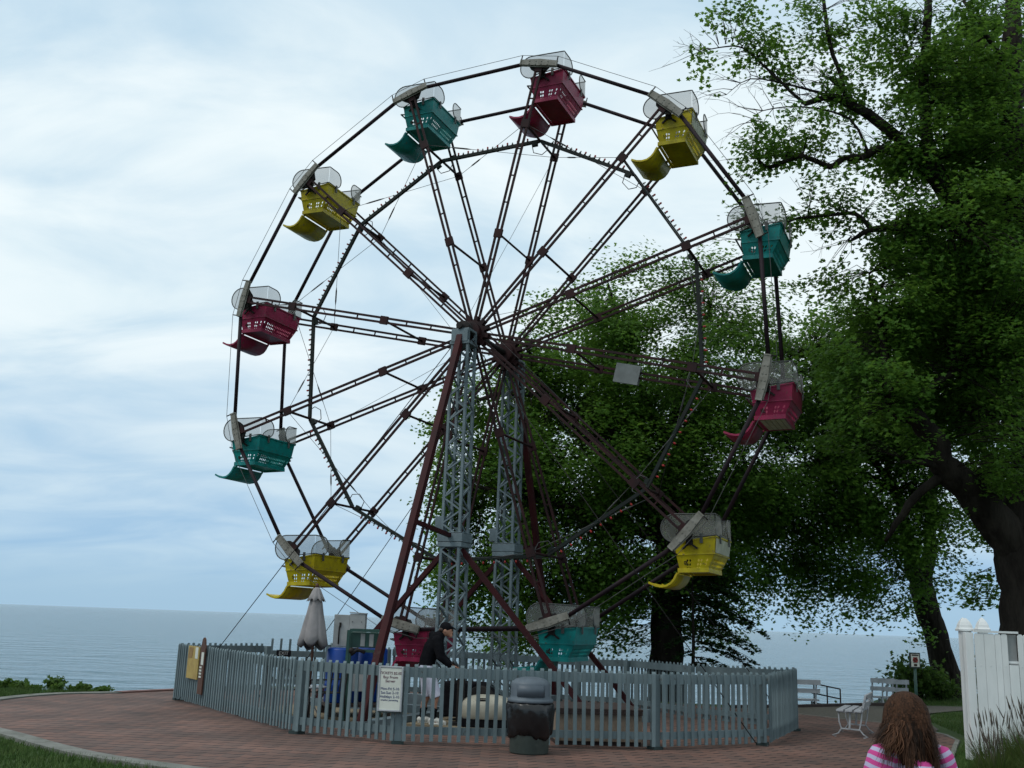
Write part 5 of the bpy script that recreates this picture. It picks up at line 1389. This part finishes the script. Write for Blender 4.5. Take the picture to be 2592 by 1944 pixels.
def layered_sapling():
    x, y = 4.62, 26.0; z0 = gz(x, y)
    t = empty('layered_sapling', 'small dark sapling with flat layered branches right of the maple trunk', 'tree', (x, y, z0 - .05))
    b = MB(); b.tube([(0, 0, 0), (.03, 0, 1.5), (.0, 0, 3.4)], [.055, .04, .015], 8); b.build('trunk', M['bark'], t)
    cs, ns = [], []
    lim = MB()
    for k in range(22):
        h = .9 + 2.7 * k / 22
        a = RNG.uniform(-.9, .9) if k % 3 else RNG.uniform(2.2, 4.0)
        L = (2.0 - .42 * abs(h - 1.9)) * (1.0 if k % 3 else .55) * RNG.uniform(.75, 1.05)
        d = np.array([math.cos(a), math.sin(a) * .8, 0])
        pts = [np.array([0, 0, h]) + d * L * u + np.array([0, 0, -.30 * L * u * u + .06 * u]) for u in np.linspace(0, 1, 6)]
        lim.tube([V(*p) for p in pts], [.014, .012, .010, .008, .005, .003], 5)
        m_ = int(90 * L)
        u = RNG.uniform(.15, 1.02, m_)
        sd = np.array([-d[1], d[0], 0])
        wid = .34 * (1.05 - u * .75)
        s = RNG.uniform(-1, 1, m_) * wid
        c = np.array([0, 0, h]) + np.outer(u * L, d) + np.outer(s, sd); c[:, 2] += -.30 * L * u * u - .10 * np.abs(s) + RNG.normal(0, .025, m_)
        nn = RNG.normal(0, .28, (m_, 3)) + np.array([0, 0, 1]); nn /= np.linalg.norm(nn, axis=1)[:, None]
        cs.append(c); ns.append(nn)
    lim.build('limb_sprays', M['bark'], t)
    c = np.concatenate(cs); n_ = np.concatenate(ns)
    leaf_cloud('crown', c, n_, RNG.uniform(.09, .15, len(c)), M['leaf_dark'], t, np.clip(RNG.normal(.4, .25, len(c)), 0, 1))
layered_sapling()
def bush(x, y, w, d, h, n, label, m, ls, group=None, z=None):
    z = gz(x, y) if z is None else z
    t = empty('shrub', label, 'shrub', (x, y, z), 0, group)
    st = MB(); cs, ns = [], []
    for k in range(max(5, int(n / 60))):
        a = RNG.uniform(0, 2 * PI); rr = RNG.uniform(0, 1) ** .5
        tip = np.array([math.cos(a) * w * rr, math.sin(a) * d * rr, h * (1 - .45 * rr * rr) * RNG.uniform(.6, 1.05)])
        st.tube([(0.3 * tip[0], .3 * tip[1], 0), tuple(tip * .6 + np.array([0, 0, .1 * h])), tuple(tip)], [.012, .008, .004], 5)
        m_ = 60
        u = RNG.uniform(.25, 1.05, m_) ** .7
        c = np.outer(u, tip) + RNG.normal(0, 1, (m_, 3)) * np.array([w * .22, d * .22, h * .10]); c[:, 2] = np.maximum(c[:, 2], .02)
        nn = RNG.normal(0, .6, (m_, 3)) + np.array([0, 0, .8]); nn /= np.linalg.norm(nn, axis=1)[:, None]
        cs.append(c); ns.append(nn)
    st.build('stems', M['bark'], t)
    c = np.concatenate(cs); n_ = np.concatenate(ns)
    leaf_cloud('foliage', c, n_, RNG.uniform(.7, 1.3, len(c)) * ls, m, t, np.clip(RNG.normal(.5, .25, len(c)), 0, 1))
    return t
bush(11.3, 29.4, .8, .7, 1.25, 1500, 'large bright green shrub left of the leaning trunk, behind the rule sign', M['leaf_bush'], .12)
bush(12.1, 29.6, .6, .6, .85, 800, 'low green shrub at the foot of the leaning trunk', M['leaf_bush'], .12)
bush(14.4, 31.6, .55, .5, 1.35, 700, 'green shrub between the leaning trunk and the white board fence', M['leaf_bush'], .12)
bush(9.1, 28.4, .45, .4, .75, 420, 'thin weedy shrub growing behind the lakeside benches', M['leaf_bush'], .08, None, -.75)
bush(10.75, 28.8, .35, .4, .95, 420, 'weedy shrub at the right end of the lakeside benches', M['leaf_bush'], .09, None, -.3)
for k, (x, w, h, lb_) in enumerate(((-9.95, .45, .42, 'leafy weed clump at the far left edge of the lake bank'), (-9.25, .34, .60, 'tallest leafy weed clump on the left lake bank'), (-8.8, .28, .36, 'weed clump right of the tallest one on the left lake bank'),
                                   (-8.35, .22, .26, 'smallest weed clump beside the kerb on the left lake bank'), (-10.5, .4, .45, 'weed clump cut by the left edge of the picture'))):
    bush(x, 22.55, w * .8, .3, h * .55, 220, lb_, M['leaf_bush'], .10, 'weed clumps along the left lake bank', -.06)
bush(-6.55, 24.35, .10, .1, .16, 60, 'tiny weed on the brick edging near the fence corner', M['leaf_bush'], .06, None, 0)

def reed_clump(x, y, n, spread, h, label):
    t = empty('ornamental_grass', label, 'grass clump', (x, y, -.03), 0, 'ornamental grass clumps before the white fence')
    vv, at = [], []; pv, pa = [], []
    for k in range(n):
        a = RNG.uniform(0, 2 * PI); r = spread * RNG.uniform(0, 1) ** .6
        p = np.array([math.cos(a) * r * .45, math.sin(a) * r * .45, 0]); out_ = np.array([math.cos(a), math.sin(a), 0])
        hh = h * RNG.uniform(.55, 1.0); lean = RNG.uniform(.05, .55) * (.4 + r / spread); w = RNG.uniform(.0025, .005)
        sd = np.array([-out_[1], out_[0], 0]); sd = sd * math.cos(1.0) + np.array([RNG.normal(), RNG.normal(), 0]) * .6; sd /= np.linalg.norm(sd)
        m_ = 6; c = RNG.uniform(0, 1)
        pts = [p + out_ * lean * hh * u ** 2 + np.array([0, 0, hh * (u - .22 * lean * u ** 3)]) for u in np.linspace(0, 1, m_)]
        for i in range(m_ - 1):
            w0, w1 = w * (1 - (i / (m_ - 1)) ** 2), w * (1 - ((i + 1) / (m_ - 1)) ** 2)
            vv += [pts[i] - sd * w0, pts[i] + sd * w0, pts[i + 1] + sd * w1, pts[i + 1] - sd * w1]; at += [c] * 4
    o = fast_mesh('blades', np.array(vv), 4, M['reed'], np.array(at)); o.parent = t
    b = MB()
    for k in range(max(4, n // 34)):
        a = RNG.uniform(0, 2 * PI); r = spread * .4 * RNG.uniform(0, 1)
        l = RNG.normal(0, .10, 2); hh = h * RNG.uniform(.95, 1.18)
        p = V(math.cos(a) * r, math.sin(a) * r, 0); q = p + V(l[0], l[1], hh)
        mid = p * .35 + q * .65
        b.tube([p, mid, q], [.003, .0028, .002], 4)
        e_ = q + V(l[0] * .28, l[1] * .28, .16)
        b.tube([q - (e_ - q) * .2, q, q + (e_ - q) * .5, e_], [.003, .008, .007, .001], 5)
    b.build('seed_heads', M['plume'], t)
M['reed'] = leaf_mat('reed_blade', (.028, .066, .014), (.095, .12, .035), 1.3)
M['plume'] = mat('seed_head', (.085, .07, .055), (.05, .045, .035), 8, .9)
for k, (x, y, n, s, h, l) in enumerate(((6.35, 13.9, 620, .50, .62, 'ornamental grass clump at the left end of the white fence'), (6.72, 13.5, 760, .55, .70, 'tall ornamental grass clump in front of the white fence slot'),
                                        (6.95, 14.3, 760, .6, .74, 'ornamental grass clump at the right edge of the picture'), (6.0, 13.2, 620, .5, .46, 'low green grass clump nearest the girl'), (6.35, 12.7, 620, .5, .56, 'low grass clump at the lower right corner'))):
    reed_clump(x, y, n, s, h, l)
